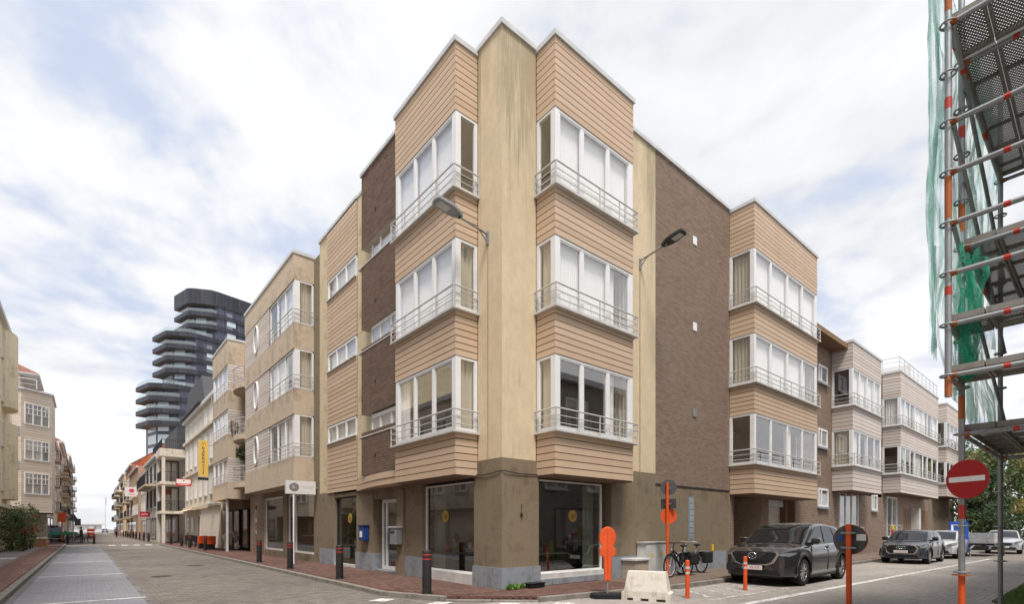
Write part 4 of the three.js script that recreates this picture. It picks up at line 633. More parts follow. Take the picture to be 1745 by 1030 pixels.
// ---------------------------------------------------------------- buildings along the right street
{
  const pale = M.boardPale, eave = toned(lit(0x8a6a4a, 1.1), 0.8, 1.2);
  const b = thing('apartment_building', 'brown brick building with a pale boarded bay and wooden eaves', 'building', [25.6, 0.1, Z0]);
  new MB().box(25.62, 39.4, 0.1, 11.0, -20, -11.0).build('core', M.room, b);
  new MB(R0).box(25.606, 25.8, 0.1, 10.9, -1.3, -0.035).build('side_wall', M.brown, b);
  const small = [[28.35, 29.6, 9.05, 9.95], [28.35, 29.6, 5.75, 6.7], [28.35, 29.7, 2.7, 3.65], [37.1, 38.2, 2.7, 3.7]];
  const holes = [...small, [31.3, 34.6, 0.62, 3.68]], inHole = (u, y) => holes.some(([a, c, d, e]) => u > a && u < c && y > d && y < e);
  bricks(b, R0, 25.62, 30.35, 0.1, 11.0, 0.0, brickTan, { back: -0.03, hole: inHole }); bricks(b, R0, 30.36, 39.4, 0.1, 3.58, 0.0, brickTan, { back: -0.03, hole: inHole });
  for (const [a, c, d, e] of small) { windowUnit(b, R0, a, c, d, e, 0.06, { fw: 0.1, depth: 0.06, glass: M.backedGlass, mull: [a + 0.4] }); new MB(R0).box(a - 0.05, c + 0.05, d - 0.1, d - 0.002, 0.0, 0.14).build('sill', M.stone, b); }
  new MB(R0).box(25.6, 31.2, 10.95, 11.2, -1.2, 0.75).build('eaves', eave, b);
  new MB(R0).box(26.4, 34, 11.22, 12.3, -6, -0.6).build('roof_storey', pale[1], b);
  bay(b, R0, { u0: 30.36, u1: 35.35, w: 0.96, floors: [[4.87, 6.75], [7.99, 9.95]], y0: 3.58, y1: 11.25, depth: 1.25, mull: [31.6, 32.85, 34.1], mats: pale, pitch: 0.2, curtains: [['sheer', '', 'half', ''], ['sheer', 'sheer', 'sheer', 'sheer']], sideCurtain: ['drape', ''], step: 0.7, railH: 0.6 });  // sheers added here in place of the white sky reflection
  const gw = windowUnit(b, R0, 31.4, 34.5, 1.2, 3.66, 0.05, { fw: 0.1, mull: [32.4, 33.4], glass: M.backedGlass }); railing(b, R0, [[31.3, 0.05], [31.3, 0.3], [34.6, 0.3], [34.6, 0.05]], 0.7, { h: 0.95, bars: [0.75, 0.5, 0.25], step: 1.6 });
  new MB(R0).box(31.3, 34.6, 0.64, 1.19, 0.02, 0.09).build('panel', M.white, b);
  const c = thing('apartment_building', 'pale boarded building with long bays and a railed roof terrace', 'building', [39.42, 0.1, Z0]);
  new MB().box(39.42, 52, 0.1, 11.2, -20, -11.0).build('core', M.room, c);
  const h2 = [[40.2, 42.8, 0.7, 3.72], [44.4, 51.9, 0, 3.0]];
  bricks(c, R0, 39.42, 52, 0.1, 3.86, 0.0, brickTan, { back: -0.03, hole: (u, y) => h2.some(([p, q, d, e]) => u > p && u < q && y > d && y < e), solo: 0 });
  windowUnit(c, R0, 40.3, 42.7, 1.0, 3.7, 0.05, { fw: 0.1, mull: [41.5], glass: M.backedGlass }); railing(c, R0, [[40.2, 0.05], [40.2, 0.25], [42.8, 0.25], [42.8, 0.05]], 1.0, { h: 0.8, step: 1.3 });
  new MB(R0).box(44.5, 46.2, 0.1, 3.0, 0.0, 0.012).box(47.6, 51.8, 0.1, 3.0, 0.0, 0.012).build('passage', M.brownDark, c); new MB(R0).box(46.4, 47.0, 0.1, 3.05, 0.02, 0.5).build('column', M.sill, c);
  bay(c, R0, { u0: 39.43, u1: 50.0, w: 0.96, floors: [[5.08, 6.85], [8.15, 9.95]], y0: 3.87, y1: 11.5, depth: 1.25, mull: [40.7, 41.9, 43.1, 45.4, 46.7, 48.2], mats: pale, pitch: 0.2, curtains: [['', 'half', '', 'sheer', '', 'half', ''], ['sheer', 'sheer', '', 'sheer', 'sheer', '', 'sheer']], sideCurtain: ['', 'sheer'], step: 0.9, railH: 0.6 });  // sheers added to imitate panes reflecting white sky
  railing(c, R0, [[39.5, 0.0], [39.5, 0.9], [49.9, 0.9]], 11.64, { h: 0.85, step: 1.2 }); new MB(R0).box(44.6, 44.75, 11.64, 13.2, -3, 0.4).build('terrace_screen', M.white, c);
  const d = thing('apartment_building', 'far pale boarded building half hidden by the street trees', 'building', [52.1, 0.1, Z0]);
  new MB().box(52.1, 62, 0.1, 11.3, -20, -10.6).build('core', M.room, d); new MB(R0).box(52.1, 62, 0.1, 4.2, -0.8, 0).build('ground_wall', M.brown, d);
  bay(d, R0, { u0: 53.0, u1: 59.3, w: 0.96, floors: [[5.2, 7.0], [8.2, 10.2]], y0: 4.2, y1: 11.6, depth: 0.88, mull: [54.5, 56, 57.5], mats: pale, pitch: 0.22, curtains: [['', '', 'sheer', ''], ['', '', '', '']], sideCurtain: ['', ''], step: 1.2, railH: 0.6 });
}
// ---------------------------------------------------------------- buildings across the left street (also mirrored in the shop windows)
{
  const W0 = FW(-4.3);
  const a = thing('apartment_building', 'cream rendered building with rounded bays above the shops', 'building', [-4.3, 0.1, -54]);
  house(a, W0, { u0: 37.5, u1: 53.8, h: 15.8, wall: M.sandy, floors: [[4.2, 5.9], [7.2, 8.9], [10.2, 11.9], [13.2, 14.9]], cols: 5, ww: 1.5, skip: (i) => i > 3 });
  for (const y of [3.6, 9.9]) { const pts = []; for (let i = 0; i <= 12; i++) pts.push([50.0 + 1.5 * Math.cos(Math.PI * i / 12), 0.7 * Math.sin(Math.PI * i / 12)]); new MB(W0).extrude(pts, y, y + 5.2).build('bow_front', M.sandy, a); }
  new MB(W0).box(37.6, 53.7, 2.95, 3.15, 0.003, 0.4).build('awning_slab', M.pale, a); for (const y of [6.0, 8.6]) { new MB(W0).rbox(53.0, 53.5, y, y + 0.7, 0.12, 0.6, 0.04).build('air_conditioner', M.white, a); }
  for (const [u0, u1, m, lab, g] of [[22, 37.4, M.pale, 'pale shop house with wide windows opposite the white framed shop', 1], [7, 21.9, M.sandy, 'cream house with tall ground floor openings opposite the corner shop', 0], [-8, 6.9, M.ivory, 'ivory house at the street mouth opposite the corner', 0]]) {
    const t = thing('town_house', lab, 'house', [-4.3, 0.1, -u0]); house(t, W0, { u0, u1, h: g ? 10.5 : 12, wall: m, floors: [[4.2, 5.9], [7.3, 9.0]], cols: 5, ww: 1.6, grid: g, shop: [[u0 + 1, u0 + 4.2], [u0 + 5.4, u0 + 9], [u0 + 10, u1 - 1]], shopFrame: M.white });
    new MB(W0).box(u0 + 0.2, u1 - 0.2, 2.95, 3.4, 0.003, 0.7).build('canopy', M.ivory, t);
  }
  // boarded house with the angled corner
  const b = thing('boarded_house', 'pale boarded house with an angled corner and white grid windows', 'house', [-4.2, 0.1, -61]);
  const out = [[-11, -61], [-4.2, -61], [-2.3, -62.6], [-2.3, -68.5], [-11, -68.5]], rows = [[3.0, 5.0], [5.02, 8.0], [8.02, 13.6]];
  const cA = Math.atan2(1.6, 1.9), FC = new THREE.Matrix4().makeBasis(V(Math.cos(cA), 0, -Math.sin(cA)), V(0, 1, 0), V(Math.sin(cA), 0, Math.cos(cA))).setPosition(-4.2, 0, -61), FA = FR(-61), clen = Math.hypot(1.9, 1.6);
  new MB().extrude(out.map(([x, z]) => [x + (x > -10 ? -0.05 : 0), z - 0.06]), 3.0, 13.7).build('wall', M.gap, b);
  const org = rootOrigin(b), n = 46; const boards = M.boardPale.map((m) => { const c = m.clone(); c.color.multiply(new THREE.Color(1.14, 1.1, 1.02)); return c; });
  for (let i = 0; i < n; i++) { const y = 3.0 + (i + 0.5) * 10.7 / n, p = 10.7 / n; piece('board', b, FC, [clen / 2, y, 0.0], [clen, p - 0.015, 0.05], pick(boards), org); piece('board', b, FA, [-7.6, y, 0.0], [6.8, p - 0.015, 0.05], pick(boards), org); piece('board', b, FW(-2.3), [65.55, y, 0], [5.9, p - 0.015, 0.05], pick(boards), org); }
  for (const [y0, y1] of [[4.6, 6.5], [7.6, 9.4], [10.7, 12.6]]) {
    const gw = (Mx, a, c, k) => { const f = windowUnit(b, Mx, a, c, y0, y1, 0.09, { fw: 0.09, depth: 0.06, glass: M.backedGlass, mull: k, transom: [y0 + (y1 - y0) * 0.5] }); const v = new MB(Mx), e = [a, ...k, c]; for (let i = 0; i < e.length - 1; i++) { const m = (e[i] + e[i + 1]) / 2; v.box(m - 0.02, m + 0.02, y0 + (y1 - y0) * 0.5, y1 - 0.05, 0.03, 0.085); } v.box(a, c, y0 + (y1 - y0) * 0.73, y0 + (y1 - y0) * 0.76, 0.031, 0.083); v.build('glazing_bar', M.white, f); };
    gw(FC, 0.2, clen - 0.25, [0.88, 1.58]); gw(FA, -6.6, -4.85, []);
  }
  new MB().extrude(out.map(([x, z]) => [x < -10 ? x : x + 0.15, z > -65 ? z + 0.15 : z]), 13.7, 13.85).build('roof_edge', M.coping, b);
  new MB().box(-9, -3.2, 14.65, 14.7, -61.06, -61.02).box(-9, -3.2, 14.2, 14.22, -61.06, -61.02).box(-3.25, -3.2, 13.85, 14.7, -61.06, -61.02).box(-5.5, -5.45, 13.85, 14.7, -61.06, -61.02).box(-8, -7.95, 13.85, 14.7, -61.06, -61.02).build('terrace_railing', M.white, b);
  new MB().box(-11, -4.4, 13.86, 15.3, -68, -62.6).build('roof_storey', boards[0], b);
  { const s = new MB(); const r = [[-12, -69], [-3.1, -69], [-3.1, -61.9], [-12, -61.9]], top = [[-10, 17.6, -65.4], [-6.4, 17.6, -65.4]]; const P = (i) => [r[i][0], 15.42, r[i][1]]; s.quad(P(3), P(2), top[1], top[0]); s.quad(P(2), P(1), top[1], top[1]); s.quad(P(1), P(0), top[0], top[1]); s.build('hip_roof', M.redRoof, b); new MB().box(-12, -3.1, 15.31, 15.41, -69, -61.9).build('eaves', M.coping, b); }
  new MB().box(-11, -4.6, 0.1, 2.99, -68.4, -62.2).build('ground_wall', M.tan, b); windowUnit(b, FR(-62.2), -9, -5, 0.5, 2.8, 0.05, { name: 'shop_window', frame: M.darkFrame, glass: M.backedGlass, mull: [-7] });
  const rows2 = [['beige apartment block with green shutters beyond the boarded house', -92, -69, 12.2, M.pale, M.redRoof, 1.6], ['white apartment block with an orange roof down the street', -112, -92.1, 13.5, M.ivory, M.orangeRoof, 2.6], ['cream apartment block with rows of small balconies', -150, -112.1, 16, M.sandy, null, 0], ['tall cream block at the end of the street', -195, -150.1, 18, M.ivory, M.orangeRoof, 1.8]];
  rows2.forEach(([lab, z0, z1, h, m, roof, rh], i) => { const t = thing('apartment_block', lab, 'building', [-2.9, 0.1, z1]), fl = []; for (let y = 3.8; y < h - 2; y += 2.9) fl.push([y, y + 1.6]); house(t, FW(-2.9), { u0: -z1, u1: -z0, w: 0.25 * (i % 2), h, wall: m, floors: fl, ww: 1.3, roof: roof ? [rh, roof] : null, balconies: i ? fl.flatMap(([y]) => [[-z1 + 2, -z1 + 5, y - 0.2, 0.9], [-z1 + 9, -z1 + 13, y - 0.2, 0.9], [-z0 - 6, -z0 - 2, y - 0.2, 0.9]]) : fl.map(([y]) => [-z1 + 8, -z1 + 12, y - 0.2, 0.8]), shop: [[-z1 + 1, -z1 + 6], [-z1 + 7, -z1 + 12]] }); });
  // building behind the scaffold, seen only as a reflection
  const s = thing('apartment_building', 'grey rendered building behind the scaffold across the road', 'building', [9, 0.1, 0.4]);
  house(s, new THREE.Matrix4().makeBasis(V(-1, 0, 0), V(0, 1, 0), V(0, 0, -1)).setPosition(0, 0, 0.4), { u0: -32, u1: -8.2, h: 9.6, wall: M.greyRender ??= toned(lit(0x8d8a86, 1.1), 0.9, 3, dirtTone), floors: [[3.8, 5.6], [6.7, 8.5]], cols: 7, ww: 1.7, shop: [[-30, -26], [-24, -20], [-18, -14], [-13, -9.5]] });
}
// ---------------------------------------------------------------- cars (built nose towards +x, wheels on y = 0)
const lerpTable = (t, x) => { if (x <= t[0][0]) return t[0][1]; for (let i = 1; i < t.length; i++) if (x <= t[i][0]) { const s = (x - t[i - 1][0]) / (t[i][0] - t[i - 1][0]); return t[i - 1][1] + (t[i][1] - t[i - 1][1]) * s; } return t[t.length - 1][1]; };
const lerpSmooth = (t, x) => { const e = 0.1; return (lerpTable(t, x - e) + 2 * lerpTable(t, x) + lerpTable(t, x + e)) / 4; };
function loft(rings, capA, capB) { // rings of equal length; caps close the two ends
  const n = rings[0].length, pos = rings.flat(2), idx = [];
  for (let i = 0; i < rings.length - 1; i++) for (let j = 0; j < n - 1; j++) { const a = i * n + j, b = a + n; idx.push(a, b, a + 1, a + 1, b, b + 1); }
  const cap = (r, flip) => { const k = pos.length / 3, m = r.reduce((s, p) => [s[0] + p[0] / n, s[1] + p[1] / n, s[2] + p[2] / n], [0, 0, 0]); for (const p of r) pos.push(...p); pos.push(...m); for (let j = 0; j < n; j++) flip ? idx.push(k + j, k + n, k + (j + 1) % n) : idx.push(k + j, k + (j + 1) % n, k + n); };
  if (capA) cap(rings[0], true); if (capB) cap(rings[rings.length - 1], false);
  const g = new THREE.BufferGeometry(); g.setAttribute('position', new THREE.BufferAttribute(new Float32Array(pos), 3)); g.setIndex(idx); g.computeVertexNormals(); return g;
}
function makeWheel(parent, R, wd, x, z, spokes, rimMat) {
  const s = Math.sign(z), prof = [[R * 0.66, -wd / 2], [R * 0.9, -wd / 2], [R * 0.985, -wd * 0.36], [R, -wd * 0.2], [R, wd * 0.2], [R * 0.985, wd * 0.36], [R * 0.9, wd / 2], [R * 0.66, wd / 2]].map((p) => new THREE.Vector2(...p));
  const g = new THREE.LatheGeometry(prof, 30); g.rotateX(Math.PI / 2); g.translate(x, R, z); const w = new MB().add(g).build('wheel', M.rubber, parent);
  const b = new MB(), zf = z + s * wd * 0.40;
  const ring = new THREE.TorusGeometry(R * 0.645, R * 0.045, 6, 30); ring.translate(x, R, zf); b.add(ring);
  for (let i = 0; i < spokes; i++) { const a = i / spokes * 6.2832 + 0.2, c = Math.cos(a), d = Math.sin(a), p = [-d * 0.02, c * 0.02]; b.tube([x + c * R * 0.12 + p[0], R + d * R * 0.12 + p[1], zf], [x + c * R * 0.64, R + d * R * 0.64, zf - s * 0.005], R * 0.05, 5, R * 0.062); }
  const hub = new THREE.CylinderGeometry(R * 0.16, R * 0.16, 0.03, 14); hub.rotateX(Math.PI / 2); hub.translate(x, R, zf); b.add(hub).build('rim', rimMat, w);
  const disc = new THREE.CylinderGeometry(R * 0.64, R * 0.64, 0.02, 24); disc.rotateX(Math.PI / 2); disc.translate(x, R, z + s * wd * 0.2); new MB().add(disc).build('brake_disc', M.darkFrame, w);
}
M.carGlass = new THREE.MeshPhysicalMaterial({ color: 0x10161a, roughness: 0.02, ior: 1.6 }); M.lampGlass = new THREE.MeshPhysicalMaterial({ color: 0x9aa2a6, roughness: 0.08, ior: 1.7, metalness: 0.35 }); M.trim = std(0x1a1b1d, 0.6);
const paint = (c, rough = 0.3) => new THREE.MeshPhysicalMaterial({ color: c, roughness: rough, metalness: 0.35, clearcoat: 1, clearcoatRoughness: 0.015 });
function makeCar(t, o) {
  const { L, W, body } = o, hl = L / 2, R = o.R ?? 0.36, xf = hl - (o.front ?? 0.9), xr = xf - (o.base ?? 2.8), clear = 0.24, arch = R + 0.075;
  const top = (x) => lerpSmooth(o.top, x), roof = (x) => lerpSmooth(o.roof, x);
  const halfW = (x) => { const d = Math.max(0, (Math.abs(x) - (hl - 0.62)) / 0.62); return W / 2 * (1 - 0.2 * Math.pow(d, 2.3)); };
  const bottom = (x) => { let y = clear + (Math.abs(x) > hl - 0.3 ? 0.03 : 0); for (const c of [xf, xr]) { const d = Math.abs(x - c); if (d < arch) y = Math.max(y, R + Math.sqrt(arch * arch - d * d) - 0.03); } return y; };
  const bend = (x, z) => x - 0.2 * Math.pow(z / (W / 2), 2) * smooth(hl - 1.0, hl, x) + 0.12 * Math.pow(z / (W / 2), 2) * smooth(hl - 0.8, hl, -x), bent = (g) => { const p = g.attributes.position; for (let i = 0; i < p.count; i++) p.setX(i, bend(p.getX(i), p.getZ(i))); g.computeVertexNormals(); return g; };
  const xs = []; for (let i = 0; i <= 84; i++) xs.push(-hl + L * i / 84);
  const rings = xs.map((x) => {
    const w = halfW(x), yb = bottom(x), yt = top(x), m = (f) => yb + (yt - yb) * f, half = [[yb, w * 0.955], [yb + Math.min(0.06, (yt - yb) * 0.15), w * 0.975], [m(0.35), w * 0.988], [m(0.62), w * 1.0], [m(0.8), w * 0.985], [m(0.92), w * 0.955], [m(0.98), w * 0.915], [yt, w * 0.84], [yt + 0.018, w * 0.5], [yt + 0.026, 0]];
    return [...half.map(([y, z]) => [x, y, -z]), ...half.slice(0, -1).reverse().map(([y, z]) => [x, y, z])];
  });
  new MB().add(bent(loft(rings, true, true))).build('body', body, t);
  // cabin
  const [c0, c1] = [o.roof[0][0], o.roof[o.roof.length - 1][0]], cx = []; for (let i = 0; i <= 40; i++) cx.push(c0 + (c1 - c0) * i / 40);
  const wT = (x) => Math.min(halfW(x) * 0.86, W / 2 * 0.74), wB = (x) => halfW(x) * 0.87;
  const side = (x, y) => { const a = top(x), f = Math.min(1, Math.max(0, (y - a) / Math.max(0.05, o.H - a))); return wB(x) + (wT(x) - wB(x)) * f; };
  const cab = cx.map((x) => { const r = Math.max(roof(x), top(x) + 0.005), a = top(x) - 0.04, half = [[a, wB(x)], [a + (r - a) * 0.5, side(x, a + (r - a) * 0.5)], [r - 0.05 * Math.min(1, (r - a) / 0.4), side(x, r - 0.05)], [r - 0.012, side(x, r) - 0.05], [r + 0.012, side(x, r) * 0.6], [r + 0.022, 0]]; return [...half.map(([y, z]) => [x, y, -z]), ...half.slice(0, -1).reverse().map(([y, z]) => [x, y, z])]; });
  new MB().add(loft(cab, true, true)).build('cabin', body, t);
  const patch = (name, x0, x1, inset, mat) => { const n = 10, m = 8, pos = [], idx = []; for (let i = 0; i <= n; i++) for (let j = 0; j <= m; j++) { const x = x0 + (x1 - x0) * i / n, s = j / m * 2 - 1, r = Math.max(roof(x), top(x) + 0.005), z = s * (side(x, r) - inset), q = Math.abs(z) / Math.max(0.01, side(x, r)); pos.push(x + (x1 > x0 ? 0.006 : -0.006), r + 0.03 - 0.03 * q * q * q + 0.004, z); } for (let i = 0; i < n; i++) for (let j = 0; j < m; j++) { const a = i * (m + 1) + j; idx.push(a, a + 1, a + m + 1, a + m + 1, a + 1, a + m + 2); } const g = new THREE.BufferGeometry(); g.setAttribute('position', new THREE.BufferAttribute(new Float32Array(pos), 3)); g.setIndex(idx); g.computeVertexNormals(); return new MB().add(g).build(name, mat, t); };
  patch('windscreen', o.screen[1], o.screen[0], 0.06, M.carGlass); patch('rear_window', o.rear[1], o.rear[0], 0.1, M.carGlass);
  for (const s of [-1, 1]) for (const poly of o.glass) { const g = new THREE.ShapeGeometry(new THREE.Shape(poly.map((p) => new THREE.Vector2(...p)))), p = g.attributes.position; for (let i = 0; i < p.count; i++) p.setZ(i, s * (side(p.getX(i), p.getY(i)) + 0.012)); g.computeVertexNormals(); new MB().add(g).build('side_window', M.carGlass, t); }
  for (const s of [-1, 1]) { // sills, arches, handles, mirrors, seams
    const bandPts = (c) => { const r = []; for (let i = 0; i <= 16; i++) { const a = Math.PI * i / 16; r.push([c + (arch + 0.012) * Math.cos(a), R + (arch + 0.012) * Math.sin(a) - 0.03, s * (halfW(c) * 0.985)]); } return r; };
    for (const c of [xf, xr]) new MB().path(bandPts(c), 0.028, 6, 26).build('arch_trim', o.trimArch ?? M.trim, t);
    new MB().box(xr + arch, xf - arch, clear - 0.04, clear + 0.09, s * (W / 2 * 0.93), s * (W / 2 * 0.965)).build('sill_trim', M.trim, t);
    for (const x of o.handles) new MB().rbox(x - 0.11, x + 0.11, o.belt - 0.16, o.belt - 0.125, s * (halfW(x) * 0.975), s * (halfW(x) * 0.975 + 0.035), 0.012).build('door_handle', o.handleMat ?? M.chrome, t);
    for (const x of o.seams) new MB().box(x - 0.004, x + 0.004, clear + 0.12, o.belt - 0.03, s * (halfW(x) * 0.97), s * (halfW(x) * 1.002)).build('door_gap', M.black, t);
    const mx = o.mirror, mz = wB(mx) + 0.02; const mir = new MB().rbox(mx - 0.09, mx + 0.1, o.belt + 0.02, o.belt + 0.19, s * (mz + 0.04), s * (mz + 0.25), 0.05, 3).build('mirror', o.mirrorMat ?? M.trim, t); new MB().box(mx - 0.03, mx + 0.03, o.belt - 0.01, o.belt + 0.06, s * (mz - 0.05), s * (mz + 0.06)).build('mirror_arm', M.trim, mir);
    makeWheel(t, R, 0.24, xf, s * (W / 2 - 0.14), o.spokes ?? 10, o.rimMat ?? M.chrome); makeWheel(t, R, 0.24, xr, s * (W / 2 - 0.14), o.spokes ?? 10, o.rimMat ?? M.chrome);
  }
  new MB().box(-hl + 0.2, hl - 0.2, 0.22, 0.62, -(W / 2 - 0.3), W / 2 - 0.3).build('underbody', M.black, t);
  // nose: grille, lamps, plate
  const nx = hl + 0.004, P = (pts, name, mat, dx = 0, th = 0.02, par = t) => { const g = new THREE.ExtrudeGeometry(new THREE.Shape(pts.map((p) => new THREE.Vector2(-p[0], p[1]))), { depth: th, bevelEnabled: true, bevelSize: 0.006, bevelThickness: 0.006, bevelSegments: 1 }); g.rotateY(Math.PI / 2); g.translate(nx + dx - 0.004, 0, 0); const p = g.attributes.position; for (let i = 0; i < p.count; i++) { const z = Math.abs(p.getZ(i)), lim = W / 2 * 0.79; p.setX(i, p.getX(i) - (z > lim ? 0.62 * (1 - Math.pow(Math.max(0, (1 - z / (W / 2)) / 0.2), 1 / 2.3)) : 0)); } bent(g); return new MB().add(g).build(name, mat, par); };
  const sym = (a) => [...a, ...a.slice().reverse().map(([z, y]) => [-z, y])];
  const surround = P(sym(o.grille), 'grille_surround', o.chromeMat ?? M.chrome, 0.002); const gc = o.grille.reduce((s, p) => s + p[1], 0) / o.grille.length;
  const gr = P(sym(o.grille.map(([z, y]) => [z * (o.gz ?? 0.9), gc + (y - gc) * 0.86 + 0.012])), 'grille', M.black, 0.012);
  for (let i = 1; i < 6; i++) { const y = gc + (i / 6 - 0.5) * 0.8 * (Math.max(...o.grille.map((p) => p[1])) - Math.min(...o.grille.map((p) => p[1]))); new MB().box(nx + 0.034, nx + 0.042, y - 0.004, y + 0.004, -o.grille[1][0] * 0.6, o.grille[1][0] * 0.6).build('grille_bar', M.trim, gr); }
  for (const s of [-1, 1]) {
    const lamp = (a, name, mat, th) => { // lamp patch wrapped round the corner
      const g = new THREE.BufferGeometry(), n = 10, pos = [], idx = []; for (let i = 0; i <= n; i++) { const f = i / n, z = a.z0 + (a.z1 - a.z0) * f, y0 = a.b0 + (a.b1 - a.b0) * f, y1 = a.t0 + (a.t1 - a.t0) * f; for (const y of [y0, y1]) { let x = hl; for (let q = 0; q < 60; q++) { if (halfW(x) * 0.965 >= z + 0.0) break; x -= 0.014; } pos.push(bend(x, z) + th, y, s * (z + (x < hl - 0.02 ? th : 0))); } } for (let i = 0; i < n; i++) { const q = 2 * i; s > 0 ? idx.push(q, q + 1, q + 2, q + 1, q + 3, q + 2) : idx.push(q, q + 2, q + 1, q + 1, q + 2, q + 3); } g.setAttribute('position', new THREE.BufferAttribute(new Float32Array(pos), 3)); g.setIndex(idx); g.computeVertexNormals(); return new MB().add(g).build(name, mat, t); };
    lamp(o.lamp, 'headlight', M.lampGlass, 0.012); lamp({ ...o.lamp, t0: o.lamp.b0 + 0.012, t1: o.lamp.b1 + 0.012, b0: o.lamp.b0 - 0.008, b1: o.lamp.b1 - 0.008 }, 'headlight_rim', M.black, 0.014);
    if (o.fog) lamp(o.fog, 'air_intake', M.black, 0.01);
    new MB().box(-hl - 0.008, -hl + 0.08, 0.86, 1.0, s * W * 0.24, s * W * 0.36).build('tail_light', M.redLens ??= new THREE.MeshPhysicalMaterial({ color: 0x8a1015, roughness: 0.1 }), t);
  }
  P(sym([[W * 0.33, 0.3], [W * 0.3, 0.42]]), 'lower_grille', M.trim, 0.002);
  const plate = new THREE.Mesh(metricUV(strip(new THREE.BoxGeometry(0.012, 0.115, 0.52))), M.white); plate.name = 'number_plate'; plate.position.set(hl + 0.04, o.plateY, 0); t.add(shadows(plate));
  const pg = new THREE.PlaneGeometry(0.51, 0.108); pg.rotateY(Math.PI / 2); pg.translate(0.0085, 0, 0); const pp = new THREE.Mesh(pg, new THREE.MeshStandardMaterial({ map: board2D(260, 56, o.plate), roughness: 0.5 })); pp.name = 'print'; plate.add(pp);
  o.badge?.(t, nx + 0.03, gr);
  return t;
}
function place(t, x, z, rotY, y = 0) { t.position.set(x, y, z); t.rotation.y = rotY; }
const smudge = (x, w, h) => { x.fillStyle = '#d9cfcb'; x.fillRect(0, 0, w, h); x.fillStyle = '#b99a97'; for (let i = 0; i < 7; i++) x.fillRect(34 + i * 30, 16, 18, 24); };
{
  const t = thing('parked_car', 'dark grey crossover parked by the passage, behind the orange marker posts', 'car'), c = paint(0x38373a, 0.22);
  makeCar(t, { L: 4.74, W: 1.89, H: 1.68, body: c, gz: 0.88, R: 0.375, front: 0.93, base: 2.87, belt: 1.08, trimArch: M.trim,
    top: [[-2.37, 0.98], [-2.2, 1.1], [-1.2, 1.12], [0.85, 1.07], [1.5, 1.045], [2.05, 0.99], [2.28, 0.93], [2.37, 0.88]],
    roof: [[-2.24, 1.1], [-1.95, 1.4], [-1.55, 1.6], [-0.6, 1.68], [0.1, 1.66], [0.42, 1.56], [1.28, 1.05]],
    screen: [0.3, 1.2], rear: [-1.65, -2.18], glass: [[[0.95, 1.13], [0.14, 1.57], [-0.22, 1.6], [-0.22, 1.12]], [[-0.3, 1.12], [-0.3, 1.6], [-0.95, 1.58], [-1.15, 1.13]], [[-1.22, 1.14], [-1.02, 1.57], [-1.45, 1.5], [-1.75, 1.2]]],
    handles: [-0.15, -1.1], seams: [0.95, -0.26, -1.3], mirror: 0.78, mirrorMat: c, grille: [[0.62, 0.9], [0.64, 0.84], [0.52, 0.62], [0.36, 0.565]], lamp: { z0: 0.645, z1: 0.915, b0: 0.8, b1: 0.765, t0: 0.87, t1: 0.895 }, fog: { z0: 0.76, z1: 0.89, b0: 0.44, b1: 0.5, t0: 0.48, t1: 0.68 }, plateY: 0.49, spokes: 10, rimMat: M.rim ??= std(0xa7a39e, 0.35, { metalness: 0.7 }),
    plate: (x, w, h) => { x.fillStyle = '#ddd5d1'; x.fillRect(0, 0, w, h); x.fillStyle = '#2c4a9a'; x.fillRect(0, 0, 24, h); x.fillStyle = '#9d3a3c'; x.font = 'bold 42px sans-serif'; x.fillText('VS-315', 100, 43); },
    badge: (t, x, par) => { const y = 0.80, e = new MB(), r = new THREE.TorusGeometry(0.085, 0.012, 8, 28); r.scale(1.25, 1, 1); r.rotateY(Math.PI / 2); r.translate(x, y, 0); e.add(r); for (const s of [-1, 1]) e.path([[x, y - 0.03, 0], [x, y + 0.02, s * 0.035], [x, y + 0.035, s * 0.085]], 0.009, 6, 12).path([[x, y - 0.03, 0], [x, y - 0.045, s * 0.05], [x, y - 0.005, s * 0.09]], 0.007, 6, 12); e.build('emblem', M.chrome, par); } });
  place(t, 16.75, -6.52, Math.PI); t.scale.setScalar(1.05);
  const a = thing('parked_car', 'small dark blue grey crossover with a hexagonal grille parked ahead of the silver car', 'car'), ca = paint(0x3d434d);
  makeCar(a, { L: 4.2, W: 1.8, H: 1.52, body: ca, R: 0.35, front: 0.83, base: 2.6, belt: 1.02,
    top: [[-2.1, 0.92], [-1.95, 1.06], [-1.0, 1.06], [0.7, 1.0], [1.4, 0.97], [1.9, 0.9], [2.1, 0.82]], roof: [[-1.98, 1.05], [-1.7, 1.3], [-1.35, 1.48], [-0.5, 1.53], [0.05, 1.51], [0.4, 1.4], [1.1, 0.99]],
    screen: [0.28, 1.03], rear: [-1.45, -1.92], glass: [[[0.78, 1.06], [0.12, 1.43], [-0.22, 1.46], [-0.22, 1.06]], [[-0.3, 1.06], [-0.3, 1.46], [-0.95, 1.43], [-1.15, 1.08]]], handles: [-0.15, -1.0], seams: [0.78, -0.26, -1.2], mirror: 0.62,
    grille: [[0.5, 0.84], [0.62, 0.72], [0.55, 0.52], [0.46, 0.45]], lamp: { z0: 0.66, z1: 0.87, b0: 0.7, b1: 0.72, t0: 0.82, t1: 0.85 }, fog: { z0: 0.66, z1: 0.84, b0: 0.42, b1: 0.44, t0: 0.54, t1: 0.56 }, plateY: 0.56, spokes: 10, rimMat: M.rim, plate: smudge,
    badge: (t, x, par) => { const e = new MB(); for (let i = 0; i < 4; i++) { const r = new THREE.TorusGeometry(0.052, 0.009, 6, 20); r.rotateY(Math.PI / 2); r.translate(x, 0.74, (i - 1.5) * 0.078); e.add(r); } e.build('emblem', M.chrome, par); } });
  place(a, 30.1, -6.2, Math.PI);
